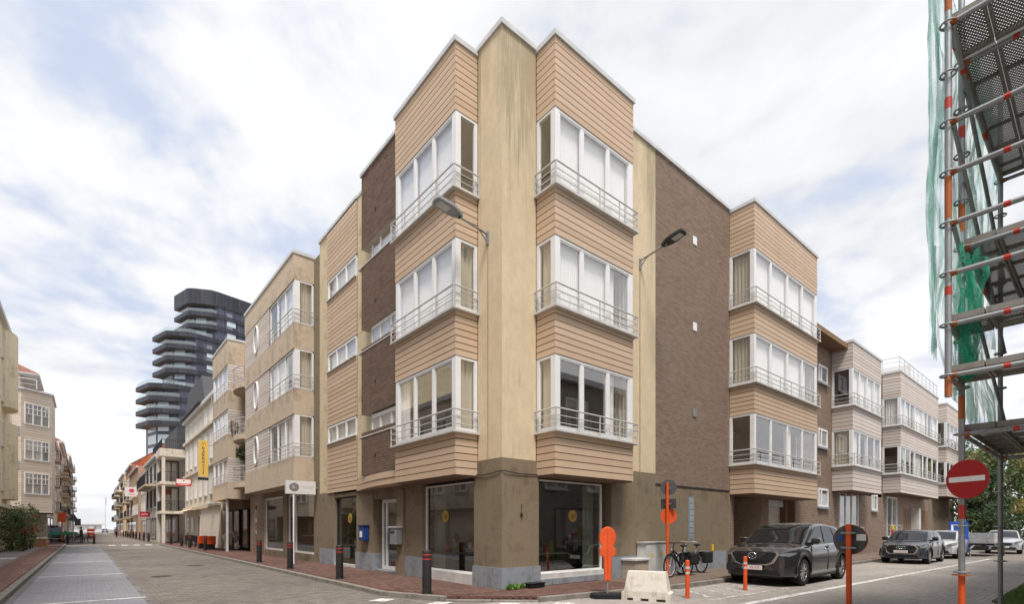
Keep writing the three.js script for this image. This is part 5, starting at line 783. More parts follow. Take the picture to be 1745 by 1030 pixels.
  const compact = { L: 4.1, W: 1.75, H: 1.48, R: 0.32, front: 0.8, base: 2.55, belt: 0.98, top: [[-2.05, 0.9], [-1.9, 1.02], [-1, 1.02], [0.7, 0.97], [1.4, 0.93], [1.85, 0.82], [2.05, 0.7]], roof: [[-1.95, 1.0], [-1.6, 1.3], [-1.25, 1.45], [-0.4, 1.49], [0.1, 1.46], [0.4, 1.36], [1.15, 0.95]], screen: [0.3, 1.1], rear: [-1.4, -1.9], glass: [[[0.8, 1.02], [0.14, 1.4], [-0.2, 1.43], [-0.2, 1.02]], [[-0.28, 1.02], [-0.28, 1.43], [-0.9, 1.39], [-1.2, 1.04]]], handles: [-0.15, -1.0], seams: [0.78, -0.24, -1.2], mirror: 0.65, grille: [[0.4, 0.68], [0.45, 0.62], [0.4, 0.54], [0.34, 0.5]], lamp: { z0: 0.5, z1: 0.84, b0: 0.66, b1: 0.74, t0: 0.76, t1: 0.88 }, plateY: 0.44, spokes: 6, rimMat: M.rim, plate: smudge };
  const w = thing('parked_car', 'silver hatchback parked behind the dark blue grey crossover', 'car'); makeCar(w, { ...compact, body: paint(0xc4c5c6) }); place(w, 36.4, -6.15, Math.PI);
  const g = thing('parked_car', 'pale grey car parked beyond the flatbed trailer', 'car'); makeCar(g, { ...compact, body: paint(0xb9bdc2) }); place(g, 45.8, -4.7, Math.PI + 0.1);
  const f = thing('parked_car', 'far dark car at the seafront end of the street', 'car'); makeCar(f, { ...compact, H: 1.6, body: paint(0x6d7278) }); place(f, 5.6, -236, -Math.PI / 2);
  const v = thing('parked_van', 'grey van parked on the pavement past the boarded house', 'van'); makeCar(v, { ...compact, L: 4.4, W: 1.85, H: 1.95, body: paint(0x9ea3a8), top: [[-2.2, 1.05], [-2.1, 1.15], [0.7, 1.1], [1.4, 1.05], [2, 0.9], [2.2, 0.75]], roof: [[-2.15, 1.6], [-2.05, 1.88], [-1, 1.95], [0.3, 1.93], [0.7, 1.75], [1.4, 1.1]], screen: [0.5, 1.35], rear: [-2.06, -2.13], glass: [[[1.0, 1.18], [0.5, 1.7], [-0.2, 1.78], [-0.2, 1.15]]], belt: 1.12 }); place(v, -2.75, -77, -Math.PI / 2 + 0.15);
}
// ---------------------------------------------------------------- street furniture
const bollardSpots = [[5.97, -10.11, 'black bollard with red bands standing beside the corner shop window'], [5.79, -14.83, 'black bollard with red bands standing before the shop by the glass door'], [5.82, -19.67, 'black bollard with red bands standing beside the thin white pole'], [5.88, -24.28, 'black bollard with red bands standing before the brick pier with bell plates']];
function bollard(label, x, z, y, group) {
  const t = thing('bollard', label, 'bollard', [x, y, z], group);
  const prof = [[0.0, 0], [0.105, 0], [0.105, 0.96], [0.098, 0.99], [0.08, 1.005], [0, 1.01]].map((p) => new THREE.Vector2(...p)); new MB().add(new THREE.LatheGeometry(prof, 20).translate(x, y, z)).build('post', M.bollard ??= toned(0x2c2b2c, 0.6, 0.5, dirtTone), t);
  for (const h of [0.8, 0.9]) { const c = new THREE.CylinderGeometry(0.107, 0.107, 0.03, 20, 1, true); c.translate(x, y + h, z); new MB().add(c).build('red_band', M.redBand ??= std(0xb03428, 0.5), t); }
  new MB().tube([x, y - 0.01, z], [x, y + 0.03, z], 0.125, 20, 0.115).build('foot', M.bollard, t);
}
for (const [x, z, l] of bollardSpots) bollard(l, x, z, 0.1);
for (const [x, z] of [[6.2, -39.4], [6.2, -45.9], [6.2, -50.2], [6.2, -57.2]]) bollard('black bollard in the row along the bakery pavement', x, z, 0.1, 'bollards along the bakery pavement');
for (let i = 0; i < 9; i++) bollard('black bollard in the row down the street past the crossing', 5.5, -70 - i * 6, 0.1, 'bollards down the street');
bollard('black bollard at the kerb end beside the parked bicycles', -1.3, -68.5, 0.05); bollard('black bollard standing at the head of the grey parking strip', 0.72, -66.4, 0);
{ // orange marker posts
  const mk = (label, x, z) => { const t = thing('marker_post', label, 'marker post', [x, 0, z]); new MB().add(new THREE.LatheGeometry([[0, 0], [0.06, 0], [0.055, 0.02], [0.048, 0.04], [0.048, 0.84], [0.04, 0.87], [0, 0.875]].map((p) => new THREE.Vector2(...p)), 18).translate(x, 0, z)).build('post', M.orange, t); for (const h of [0.58, 0.7]) { const c = new THREE.CylinderGeometry(0.0495, 0.0495, 0.055, 18, 1, true); c.translate(x, h, z); new MB().add(c).build('reflective_band', M.reflect ??= std(0xc9c2bc, 0.4), t); } };
  mk('orange flexible marker post beside the white barrier block', 10.56, -6.31); mk('orange flexible marker post in front of the dark grey crossover', 13.1, -6.18);
}
{ // covered works sign like a paddle
  const x = 9.16, z = -7.49, t = thing('works_sign', 'orange covered works sign on a steel rod and black rubber foot', 'sign', [x, 0, z]); t.rotation.y = -0.75; originOf.set(t, [0, 0, 0]);
  const s = new THREE.Shape(); s.moveTo(-0.055, 0.42); s.lineTo(-0.075, 0.95); s.lineTo(-0.16, 1.0); s.lineTo(-0.165, 1.12); s.quadraticCurveTo(-0.12, 1.17, -0.1, 1.2); s.bezierCurveTo(-0.22, 1.32, -0.19, 1.6, 0, 1.62); s.bezierCurveTo(0.19, 1.6, 0.22, 1.32, 0.1, 1.2); s.quadraticCurveTo(0.12, 1.17, 0.165, 1.12); s.lineTo(0.16, 1.0); s.lineTo(0.075, 0.95); s.lineTo(0.055, 0.42);
  new MB().add(new THREE.ExtrudeGeometry(s, { depth: 0.05, bevelEnabled: true, bevelSize: 0.02, bevelThickness: 0.02, bevelSegments: 3, curveSegments: 14 }).translate(0, 0, -0.025)).build('cover', M.orange, t); new MB().tube([0, 0.45, 0.05], [0, 1.58, 0.05], 0.008, 6).build('seam', M.orange, t); new MB().tube([0, 0.1, 0], [0, 0.45, 0], 0.02, 10).build('rod', M.steel, t);
  new MB().extrude([[-0.36, -0.12], [-0.28, -0.2], [0.28, -0.2], [0.36, -0.12], [0.36, 0.12], [0.28, 0.2], [-0.28, 0.2], [-0.36, 0.12]], 0.0, 0.09, { bevelEnabled: true, bevelSize: 0.02, bevelThickness: 0.02, bevelSegments: 2 }).build('foot', M.rubber, t);
}
{ // white barrier block
  const t = thing('barrier_block', 'dirty white plastic barrier block with notched feet on the road', 'barrier', [9.6, 0, -6.72]); originOf.set(t, [0, 0, 0]); t.rotation.y = 0.4;
  const m = toned(lit(0xd9d3c8, 1.15), 0.75, 1.3, dirtTone, 0.002, 0.4);
  const s = new THREE.Shape([[-0.52, 0.0], [-0.44, 0.0], [-0.44, 0.06], [-0.22, 0.06], [-0.22, 0.0], [-0.08, 0.0], [-0.08, 0.06], [0.12, 0.06], [0.12, 0], [0.26, 0], [0.26, 0.06], [0.42, 0.06], [0.42, 0], [0.52, 0], [0.52, 0.17], [0.46, 0.21], [0.4, 0.63], [-0.4, 0.63], [-0.46, 0.21], [-0.52, 0.17]].map((p) => new THREE.Vector2(...p)));
  const g = new THREE.ExtrudeGeometry(s, { depth: 0.4, bevelEnabled: true, bevelSize: 0.015, bevelThickness: 0.015, bevelSegments: 2 }); g.translate(0, 0, -0.2); const p = g.attributes.position; for (let i = 0; i < p.count; i++) { const y = p.getY(i); p.setZ(i, p.getZ(i) * (y > 0.2 ? 1 - 0.42 * (y - 0.2) / 0.43 : 1)); } g.rotateY(Math.PI / 2); g.computeVertexNormals(); new MB().add(g).build('body', m, t);
}
{ // cabinets by the wall
  const a = thing('stone_cabinet', 'low beige utility cabinet with a stone lid against the brown wall', 'cabinet', [12.9, 0.1, -9.4]); new MB().box(12.5, 13.2, 0.1, 0.62, -9.66, -9.2).build('body', toned(lit(0xb3a798, 1.1), 0.85, 1.1, dirtTone), a); new MB().rbox(12.45, 13.25, 0.62, 0.69, -9.665, -9.15, 0.015).build('lid', M.coping, a);
  const b = thing('electric_cabinet', 'tall pale grey metal electric cabinet with yellow warning stickers', 'cabinet', [13.8, 0.1, -9.5]); const body = new MB().box(13.26, 14.35, 0.16, 1.14, -9.664, -9.33).build('body', M.cab ??= toned(lit(0xc9cbc8, 1.1), 0.6, 1.4), b); for (const x of [13.28, 13.82]) new MB().rbox(x, x + 0.52, 0.18, 1.1, -9.33, -9.315, 0.006).build('door', M.cab, b); new MB().box(13.22, 14.39, 1.14, 1.18, -9.664, -9.29).build('lid', M.cab, b); for (const x of [13.5, 14.05]) new MB().box(x, x + 0.1, 0.72, 0.82, -9.314, -9.311).build('warning_sticker', M.yellow ??= std(0xd9b52e, 0.6), b); new MB().box(13.24, 14.37, 0.1, 0.159, -9.66, -9.32).build('plinth', M.stone, b);
  const p = thing('pipe_marker', 'small yellow gas marker on the bluestone plinth', 'marker', [17.9, 0.75, -9.66]); new MB().box(17.86, 17.98, 0.76, 1.0, -9.69, -9.655).build('cap', M.yellow, p); new MB().tube([17.92, 0.742, -9.655], [17.92, 0.78, -9.655], 0.02).build('pipe', M.steel, p);
  const d = thing('bait_box', 'flat black plastic box lying at the pillar foot beside the weeds', 'box', [8.75, 0.1, -9.45]); new MB().rbox(8.5, 9.0, 0.1, 0.2, -9.6, -9.38, 0.02).build('tray', M.black, d); new MB().rbox(8.48, 9.02, 0.2, 0.225, -9.62, -9.36, 0.01).build('lid', M.trim, d);
  const w = thing('weed', 'leafy green weeds growing at the foot of the corner pillar', 'plant', [8.1, 0.1, -9.5]); const l = new MB(); for (let i = 0; i < 90; i++) { const x = rr(7.85, 8.4), a = rr(0, 6.3), s = rr(0.07, 0.16), g = new THREE.BufferGeometry(); g.setAttribute('position', new THREE.BufferAttribute(new Float32Array([0, 0, 0, -0.02, s * 0.6, 0.02, 0, s, 0.06, 0, 0, 0, 0, s, 0.06, 0.022, s * 0.6, 0.02]), 3)); g.computeVertexNormals(); g.applyMatrix4(new THREE.Matrix4().makeRotationY(a).setPosition(x, 0.1, rr(-9.6, -9.42))); l.add(g); } l.build('leaves', M.weedLeaf = leafMat(0.12, 0.26, 0.03), w); new MB().tube([8.0, 0.09, -9.5], [8.02, 0.2, -9.5], 0.008, 5).build('stem', M.weedLeaf, w); new MB().tube([8.25, 0.09, -9.52], [8.23, 0.22, -9.52], 0.008, 5).build('stem', M.weedLeaf, w);
}
{ // sign posts
  const disc = (mb, x, y, z, r, axis, th = 0.02) => { const g = new THREE.CylinderGeometry(r, r, th, 36); g.rotateZ(Math.PI / 2); g.rotateY(axis); g.translate(x, y, z); return mb.add(g); };
  const a = thing('sign_post', 'orange sign post by the bicycles with dark backs of three signs', 'sign', [13.55, 0.1, -8.77]), x = 13.55, z = -8.77;
  new MB().tube([x, 0.1, z], [x, 3.0, z], 0.045, 12).build('post', M.orange, a); disc(new MB(), x + 0.07, 2.85, z, 0.24, 0.6).build('round_sign', M.signBack ??= std(0x4a4b4d, 0.6), a); new MB().rbox(x + 0.05, x + 0.07, 2.2, 2.5, z - 0.26, z + 0.26, 0.005).build('square_sign', M.signBack, a); disc(new MB(), x + 0.07, 1.98, z, 0.24, 0.6).build('orange_disc', M.orange, a); new MB().box(x + 0.02, x + 0.05, 2.32, 2.36, z - 0.1, z + 0.1).box(x + 0.02, x + 0.05, 2.8, 2.84, z - 0.1, z + 0.1).build('clamp', M.steel, a);
  const b = thing('sign_post', 'round sign seen from its dark back on an orange square post', 'sign', [11.0, 0, -3.23]); const px = 11.0, pz = -3.23;
  new MB().rbox(px - 0.04, px + 0.04, 0, 1.68, pz - 0.04, pz + 0.04, 0.008).build('post', M.orange, b); const ds = disc(new MB(), px + 0.075, 1.39, pz, 0.275, 0.1).build('round_sign', M.signBack, b);
  { const r = new THREE.TorusGeometry(0.275, 0.007, 6, 40); r.rotateY(Math.PI / 2 + 0.1); r.translate(px + 0.075, 1.39, pz); new MB().add(r).build('rim', M.redPaint, b); } const st = new THREE.Matrix4().makeRotationY(0.1).setPosition(px + 0.075, 1.39, pz); new MB(st).box(-0.016, -0.012, -0.02, 0.1, 0.1, 0.25).build('sticker', M.white, ds); new MB(st).box(-0.016, -0.012, -0.03, 0.08, -0.22, -0.12).build('sticker', std(0x2a4a86, 0.6), ds);
  new MB().box(px - 0.05, px + 0.06, 1.5, 1.53, pz - 0.12, pz + 0.12).box(px - 0.05, px + 0.06, 1.22, 1.25, pz - 0.12, pz + 0.12).build('clamp', M.steel, b);
  new MB().extrude([[px - 0.35, pz - 0.18], [px + 0.35, pz - 0.18], [px + 0.35, pz + 0.18], [px - 0.35, pz + 0.18]], 0, 0.1, { bevelEnabled: true, bevelSize: 0.02, bevelThickness: 0.01, bevelSegments: 1 }).build('foot', M.rubber, b);
  // no entry sign on the scaffold upright
  const n = thing('no_entry_sign', 'red round no entry sign with a white bar clamped to the scaffold', 'sign', [8.5, 2.2, -1.3]);
  const c = V(8.47, 2.22, -1.20), N = V(-0.84, 0.0, -0.42).normalize(), side = V(0, 1, 0).cross(N).normalize(), Mx = new THREE.Matrix4().makeBasis(side, V(0, 1, 0), N).setPosition(c);
  const g = new THREE.CylinderGeometry(0.24, 0.24, 0.02, 48); g.rotateX(Math.PI / 2); new MB(Mx).add(g).build('disc', M.noEntryRed ??= std(0xa50d14, 0.45), n); const rg = new THREE.TorusGeometry(0.238, 0.008, 8, 48); new MB(Mx).add(rg).build('rim', M.redPaint, n); new MB(Mx).rbox(-0.205, 0.205, -0.033, 0.033, 0.006, 0.014, 0.003).build('white_bar', M.white, n); new MB(Mx).box(-0.1, 0.1, 0.1, 0.13, -0.06, -0.011).box(-0.1, 0.1, -0.13, -0.1, -0.06, -0.011).build('clamp', M.steel, n);
}
// ---------------------------------------------------------------- scaffold
{
  const t = thing('scaffold', 'tube scaffold with perforated steel decks over the pavement', 'scaffold', [8.6, 0, -1.25]), H = [1.04, 1.63, 2.22, 2.81, 3.4, 4.0, 4.6, 5.19, 5.79, 6.38, 6.96, 7.55, 8.15], zo = -1.27, zi = -0.32;
  const uprights = [[7.79, zo, 3.15, 9], [8.6, zo, 0, 9], [12.0, zo, 0, 9], [7.79, zi, 3.15, 9], [8.6, zi, 0, 9], [12.0, zi, 0, 9]];
  M.rust = toned(lit(0xb5683a, 1.1), 0.8, 0.6, dirtTone);
  const perf = tex(128, (u, v) => { const cx = (u * 8) % 1 - 0.5, r = Math.floor(u * 8) % 2, cy = (v * 8 + r * 0.5) % 1 - 0.5; return Math.hypot(cx * 1.0, cy * 1.2) < 0.2 ? 0 : 255; }, false, 1);
  M.deck = toned(lit(0x8f8b84, 1.1), 0.6, 1.1, dirtTone); M.deckSheet = M.deck.clone(); M.deckSheet.alphaMap = sized(perf, 0.26); M.deckSheet.alphaTest = 0.5;
  uprights.forEach(([x, z, y0, y1], i) => {
    const s = new MB().tube([x, y0, z], [x, y1, z], 0.034, 14).build('upright', M.steel, t);
    for (const h of H) if (h > y0 + 0.1) { const g = new THREE.TorusGeometry(0.075, 0.012, 5, 18); g.rotateX(Math.PI / 2); g.translate(x, h, z); const d = new MB().add(g); for (let q = 0; q < 4; q++) d.tube([x, h, z], [x + 0.075 * Math.cos(q * 1.5708 + 0.4), h, z + 0.075 * Math.sin(q * 1.5708 + 0.4)], 0.01, 4); d.build('rosette', M.steel, s); }
    for (const [a, c, m] of i === 0 ? [[3.16, 3.38, M.rust], [5.25, 5.75, M.rust], [4.35, 4.45, M.redBand], [6.55, 6.68, M.redBand], [7.7, 8.1, M.rust]] : i === 1 ? [[0.0, 1.0, M.orange], [1.72, 1.9, M.redBand], [3.0, 3.3, M.rust], [5.4, 5.75, M.rust], [6.6, 6.75, M.redBand]] : [[5.0, 5.2, M.rust]]) new MB().tube([x, a, z], [x, c, z], 0.0355, 14).build('painted_sleeve', m, s);
    if (i === 1) { const g = new THREE.CylinderGeometry(0.1, 0.1, 0.012, 18); g.translate(x, 1.0, z); new MB().add(g).build('collar', M.rust, s); }
    if (y0 === 0) new MB().box(x - 0.09, x + 0.09, 0, 0.012, z - 0.09, z + 0.09).build('base_plate', M.steel, s);
  });
  const led = (a, b, r = 0.03) => { const l = new MB().tube(a, b, r, 12).build('ledger', M.steel, t); const d = V(...b).sub(V(...a)), m = (f) => V(...a).addScaledVector(d, f).toArray(); new MB().tube(m(0.02), m(0.09), r + 0.003, 12).build('end_clamp', M.rust, l); new MB().tube(m(0.5), m(0.56), r + 0.0025, 12).build('red_tape', M.redBand, l); };
  for (const h of [3.4, 4.0, 4.6, 5.19, 5.79, 6.38, 7.55]) led([7.79, h, zo], [7.79, h, zi]);
  for (const h of [2.81, 5.19, 7.55]) { led([8.6, h, zo], [8.6, h, zi]); led([12, h, zo], [12, h, zi]); }
  for (const h of [3.4, 4.0, 7.55]) led([7.79, h, zo], [8.6, h, zo]);
  for (const h of [2.81, 5.19, 7.55]) { led([8.6, h, zo], [12, h, zo]); }
  for (const h of [7.55, 6.38, 5.19]) { const b = new MB().tube([7.79, h - 0.05, zo + 0.05], [12, h - 1.75, zo + 0.05], 0.024, 10).build('brace', M.steel, t); new MB().tube([8.3, h - 0.05 - 0.51 * 0.404, zo + 0.05], [8.36, h - 0.05 - 0.57 * 0.404, zo + 0.05], 0.0265, 10).build('red_tape', M.redBand, b); }
  const deck = (x0, x1, h) => { const n = 3, wd = (zi - zo) / n; for (let k = 0; k < n; k++) { const a = zo + k * wd + 0.006, c = zo + (k + 1) * wd - 0.006, d = new MB().box(x0, x1, h + 0.0, h + 0.07, a, a + 0.025).box(x0, x1, h, h + 0.07, c - 0.025, c).box(x0, x0 + 0.04, h, h + 0.069, a + 0.026, c - 0.026).box(x1 - 0.04, x1, h, h + 0.069, a + 0.026, c - 0.026).build('deck', M.deck, t); new MB().quad([x0, h + 0.066, a], [x0, h + 0.066, c], [x1, h + 0.066, c], [x1, h + 0.066, a]).build('deck_sheet', M.deckSheet, d); for (let x = x0 + 0.6; x < x1 - 0.2; x += 0.6) new MB().box(x, x + 0.03, h + 0.01, h + 0.06, a + 0.026, c - 0.026).build('deck_rib', M.deck, d); } };
  deck(7.82, 8.57, 4.05); deck(7.82, 8.57, 3.45); deck(7.82, 8.57, 7.6); for (const h of [2.86, 5.24, 7.6]) { deck(8.63, 11.97, h); }
  // netting: crumpled sheets of fine mesh
  const netA = tex(256, (u, v) => { return 60 + 195 * smooth(0.35, 0.75, fbm(u * 26, v * 2.5, 41, 5, 0, 0.6)) - 40 * smooth(0.55, 0.7, fbm(u * 7, v * 5, 44, 3)); }, false, 1);
  const net = (c, rep, op) => { const m = new THREE.MeshPhysicalMaterial({ color: c, roughness: 0.9, transmission: 0.35, thickness: 0, side: THREE.DoubleSide, transparent: true, opacity: op }); m.alphaMap = sized(netA, rep); return m; };
  M.netPale = net(0x9fd9cd, 1.3, 0.7); M.netBroad = net(0xa8e0d5, 1.7, 0.95); M.netDeep = net(0x27b38f, 0.9, 1.0);
  function sheet(label, a, b, y0, y1, amp, mat, seed, taper = 0) { // from a to b in (x, z)
    const o = thing('debris_net', label, 'netting', [a[0], y0, a[1]]), nx = 36, ny = 44, pos = [], uv = [], idx = [], L = Math.hypot(b[0] - a[0], b[1] - a[1]), nrm = [-(b[1] - a[1]) / L, (b[0] - a[0]) / L];
    for (let i = 0; i <= nx; i++) for (let j = 0; j <= ny; j++) { const f = i / nx, q = j / ny, d = amp * (fbm(f * 9 + seed, q * 3, seed, 4) - 0.5) * 2, rag = (j === 0 || j === ny) ? 0.35 * (fbm(f * 12, seed, seed + 4, 3) - 0.5) : 0, sq = 1 - taper * Math.pow(1 - q, 1.5), ff = 0.5 + (f - 0.5) * sq + 0.05 * (vnoise(q * 6, seed, 3) - 0.5); pos.push(a[0] + (b[0] - a[0]) * ff + nrm[0] * d - a[0], (y1 - y0) * q + rag, a[1] + (b[1] - a[1]) * ff + nrm[1] * d - a[1]); uv.push(f * L, q * (y1 - y0)); }
    for (let i = 0; i < nx; i++) for (let j = 0; j < ny; j++) { const k = i * (ny + 1) + j; idx.push(k, k + 1, k + ny + 1, k + ny + 1, k + 1, k + ny + 2); }
    const g = new THREE.BufferGeometry(); g.setAttribute('position', new THREE.BufferAttribute(new Float32Array(pos), 3)); g.setAttribute('uv', new THREE.BufferAttribute(new Float32Array(uv), 2)); g.setIndex(idx); g.computeVertexNormals(); const m = shadows(new THREE.Mesh(g, mat)); m.name = 'mesh_sheet'; o.add(m);
    const rope = new THREE.Mesh(metricUV(strip(new THREE.TubeGeometry(new THREE.CatmullRomCurve3([V(0, y1 - y0, 0), V((b[0] - a[0]) / 2, y1 - y0 - 0.03, (b[1] - a[1]) / 2), V(b[0] - a[0], y1 - y0, b[1] - a[1])]), 12, 0.006, 5))), M.netDeep); rope.name = 'edge_rope'; o.add(shadows(rope));
  }
  sheet('pale green ragged debris net hanging down the outer scaffold upright', [7.74, -1.42], [8.0, -1.40], 3.75, 8.8, 0.09, M.netPale, 7, 0.2);
  sheet('deep green bunched debris net tied at the scaffold corner', [7.95, -1.22], [8.5, -1.05], 3.5, 4.95, 0.16, M.netDeep, 13, 0.55);
  sheet('pale green debris net along the road side of the scaffold', [8.0, -1.42], [12.9, -1.42], 3.2, 8.8, 0.26, M.netBroad, 19);
}
// ---------------------------------------------------------------- bicycles
function bicycle(label, x, z, rotY, o = {}) {
  const t = thing('bicycle', label, 'bicycle'); const fr = o.frame ?? M.black, R = 0.35;
  for (const [wx, nm] of [[0.55, 'front'], [-0.55, 'rear']]) { const g = new THREE.TorusGeometry(R - 0.02, 0.024, 8, 36); g.translate(wx, R, 0); const w = new MB().add(g).build('wheel', M.rubber, t); const rim = new THREE.TorusGeometry(R - 0.05, 0.01, 6, 36); rim.translate(wx, R, 0); new MB().add(rim).build('rim', M.rail, w); const s = new MB(); for (let i = 0; i < 18; i++) { const a = i / 18 * 6.2832; s.tube([wx, R, (i % 2 - 0.5) * 0.05], [wx + (R - 0.05) * Math.cos(a), R + (R - 0.05) * Math.sin(a), 0], 0.0025, 3); } s.tube([wx, R, -0.05], [wx, R, 0.05], 0.025, 8).build('spokes', M.rail, w); const mg = new MB(); const arc = []; for (let i = 0; i <= 10; i++) { const a = (wx > 0 ? 0.5 : 0.2) + i / 10 * 2.3; arc.push([wx + (R + 0.02) * Math.cos(a), R + (R + 0.02) * Math.sin(a), 0]); } mg.path(arc, 0.018, 5, 20).build('mudguard', fr, t); }
  new MB().tube([0.36, 0.86, 0], [0.4, 0.72, 0], 0.03).tube([0.38, 0.8, 0], [-0.08, 0.3, 0], 0.032).tube([0.37, 0.84, 0], [-0.2, 0.55, 0], 0.022).tube([-0.08, 0.3, 0], [-0.26, 0.85, 0], 0.024).tube([-0.08, 0.3, 0.05], [-0.55, R, 0.06], 0.014).tube([-0.08, 0.3, -0.05], [-0.55, R, -0.06], 0.014).tube([-0.23, 0.72, 0.04], [-0.55, R, 0.06], 0.012).tube([-0.23, 0.72, -0.04], [-0.55, R, -0.06], 0.012).build('frame', fr, t);
  new MB().tube([0.39, 0.74, 0.04], [0.55, R, 0.06], 0.018).tube([0.39, 0.74, -0.04], [0.55, R, -0.06], 0.018).build('fork', fr, t);
  new MB().tube([0.36, 0.86, 0], [0.3, 1.04, 0], 0.018).path([[0.12, 1.04, 0.3], [0.24, 1.06, 0.26], [0.31, 1.05, 0.1], [0.31, 1.05, -0.1], [0.24, 1.06, -0.26], [0.12, 1.04, -0.3]], 0.014, 6, 30).build('handlebar', o.bar ?? M.black, t);
  const sd = new THREE.SphereGeometry(0.14, 14, 8); sd.scale(1, 0.3, 0.7); sd.translate(-0.3, 0.95, 0); new MB().add(sd).tube([-0.26, 0.85, 0], [-0.29, 0.93, 0], 0.014).build('saddle', M.rubber, t);
  new MB().box(-0.85, -0.3, 0.72, 0.74, -0.07, 0.07).tube([-0.82, 0.73, 0.07], [-0.55, R, 0.07], 0.008).tube([-0.82, 0.73, -0.07], [-0.55, R, -0.07], 0.008).build('rack', fr, t);
  if (o.bags) for (const s of [-1, 1]) new MB().rbox(-0.86, -0.42, 0.34, 0.72, s * 0.09, s * 0.25, 0.06, 3).build('pannier', M.rubber, t);
  const cr = new THREE.TorusGeometry(0.09, 0.012, 6, 20); cr.translate(-0.08, 0.3, 0.06); new MB().add(cr).tube([-0.08, 0.3, 0.07], [0.02, 0.17, 0.09], 0.012).tube([-0.08, 0.3, -0.07], [-0.18, 0.43, -0.09], 0.012).box(-0.02, 0.08, 0.155, 0.18, 0.08, 0.17).build('crank', M.steel, t); new MB().tube([-0.4, 0.3, 0.08], [-0.52, 0.0, 0.2], 0.01).build('kickstand', M.steel, t); if (o.light) new MB().rbox(0.42, 0.5, 0.8, 0.88, -0.03, 0.03, 0.015).build('lamp', M.lampGlass, t);
  t.position.set(x, o.y ?? 0.1, z); t.rotation.y = rotY; return t;
}
bicycle('black electric bicycle with panniers leaning by the orange sign post', 14.15, -8.75, Math.PI + 0.05, { bags: 1, light: 1 });
bicycle('grey bicycle parked close to the wall behind the black electric one', 15.35, -9.02, Math.PI - 0.08, { frame: M.steel, bar: M.rail, bags: 1 });
bicycle('bicycle with a dark frame parked at the head of the parking strip', -0.8, -71.5, 0.4, { y: 0 }); bicycle('bicycle parked behind the dark bollard and the orange barrier', 0.0, -72.2, 0.2, { y: 0 });
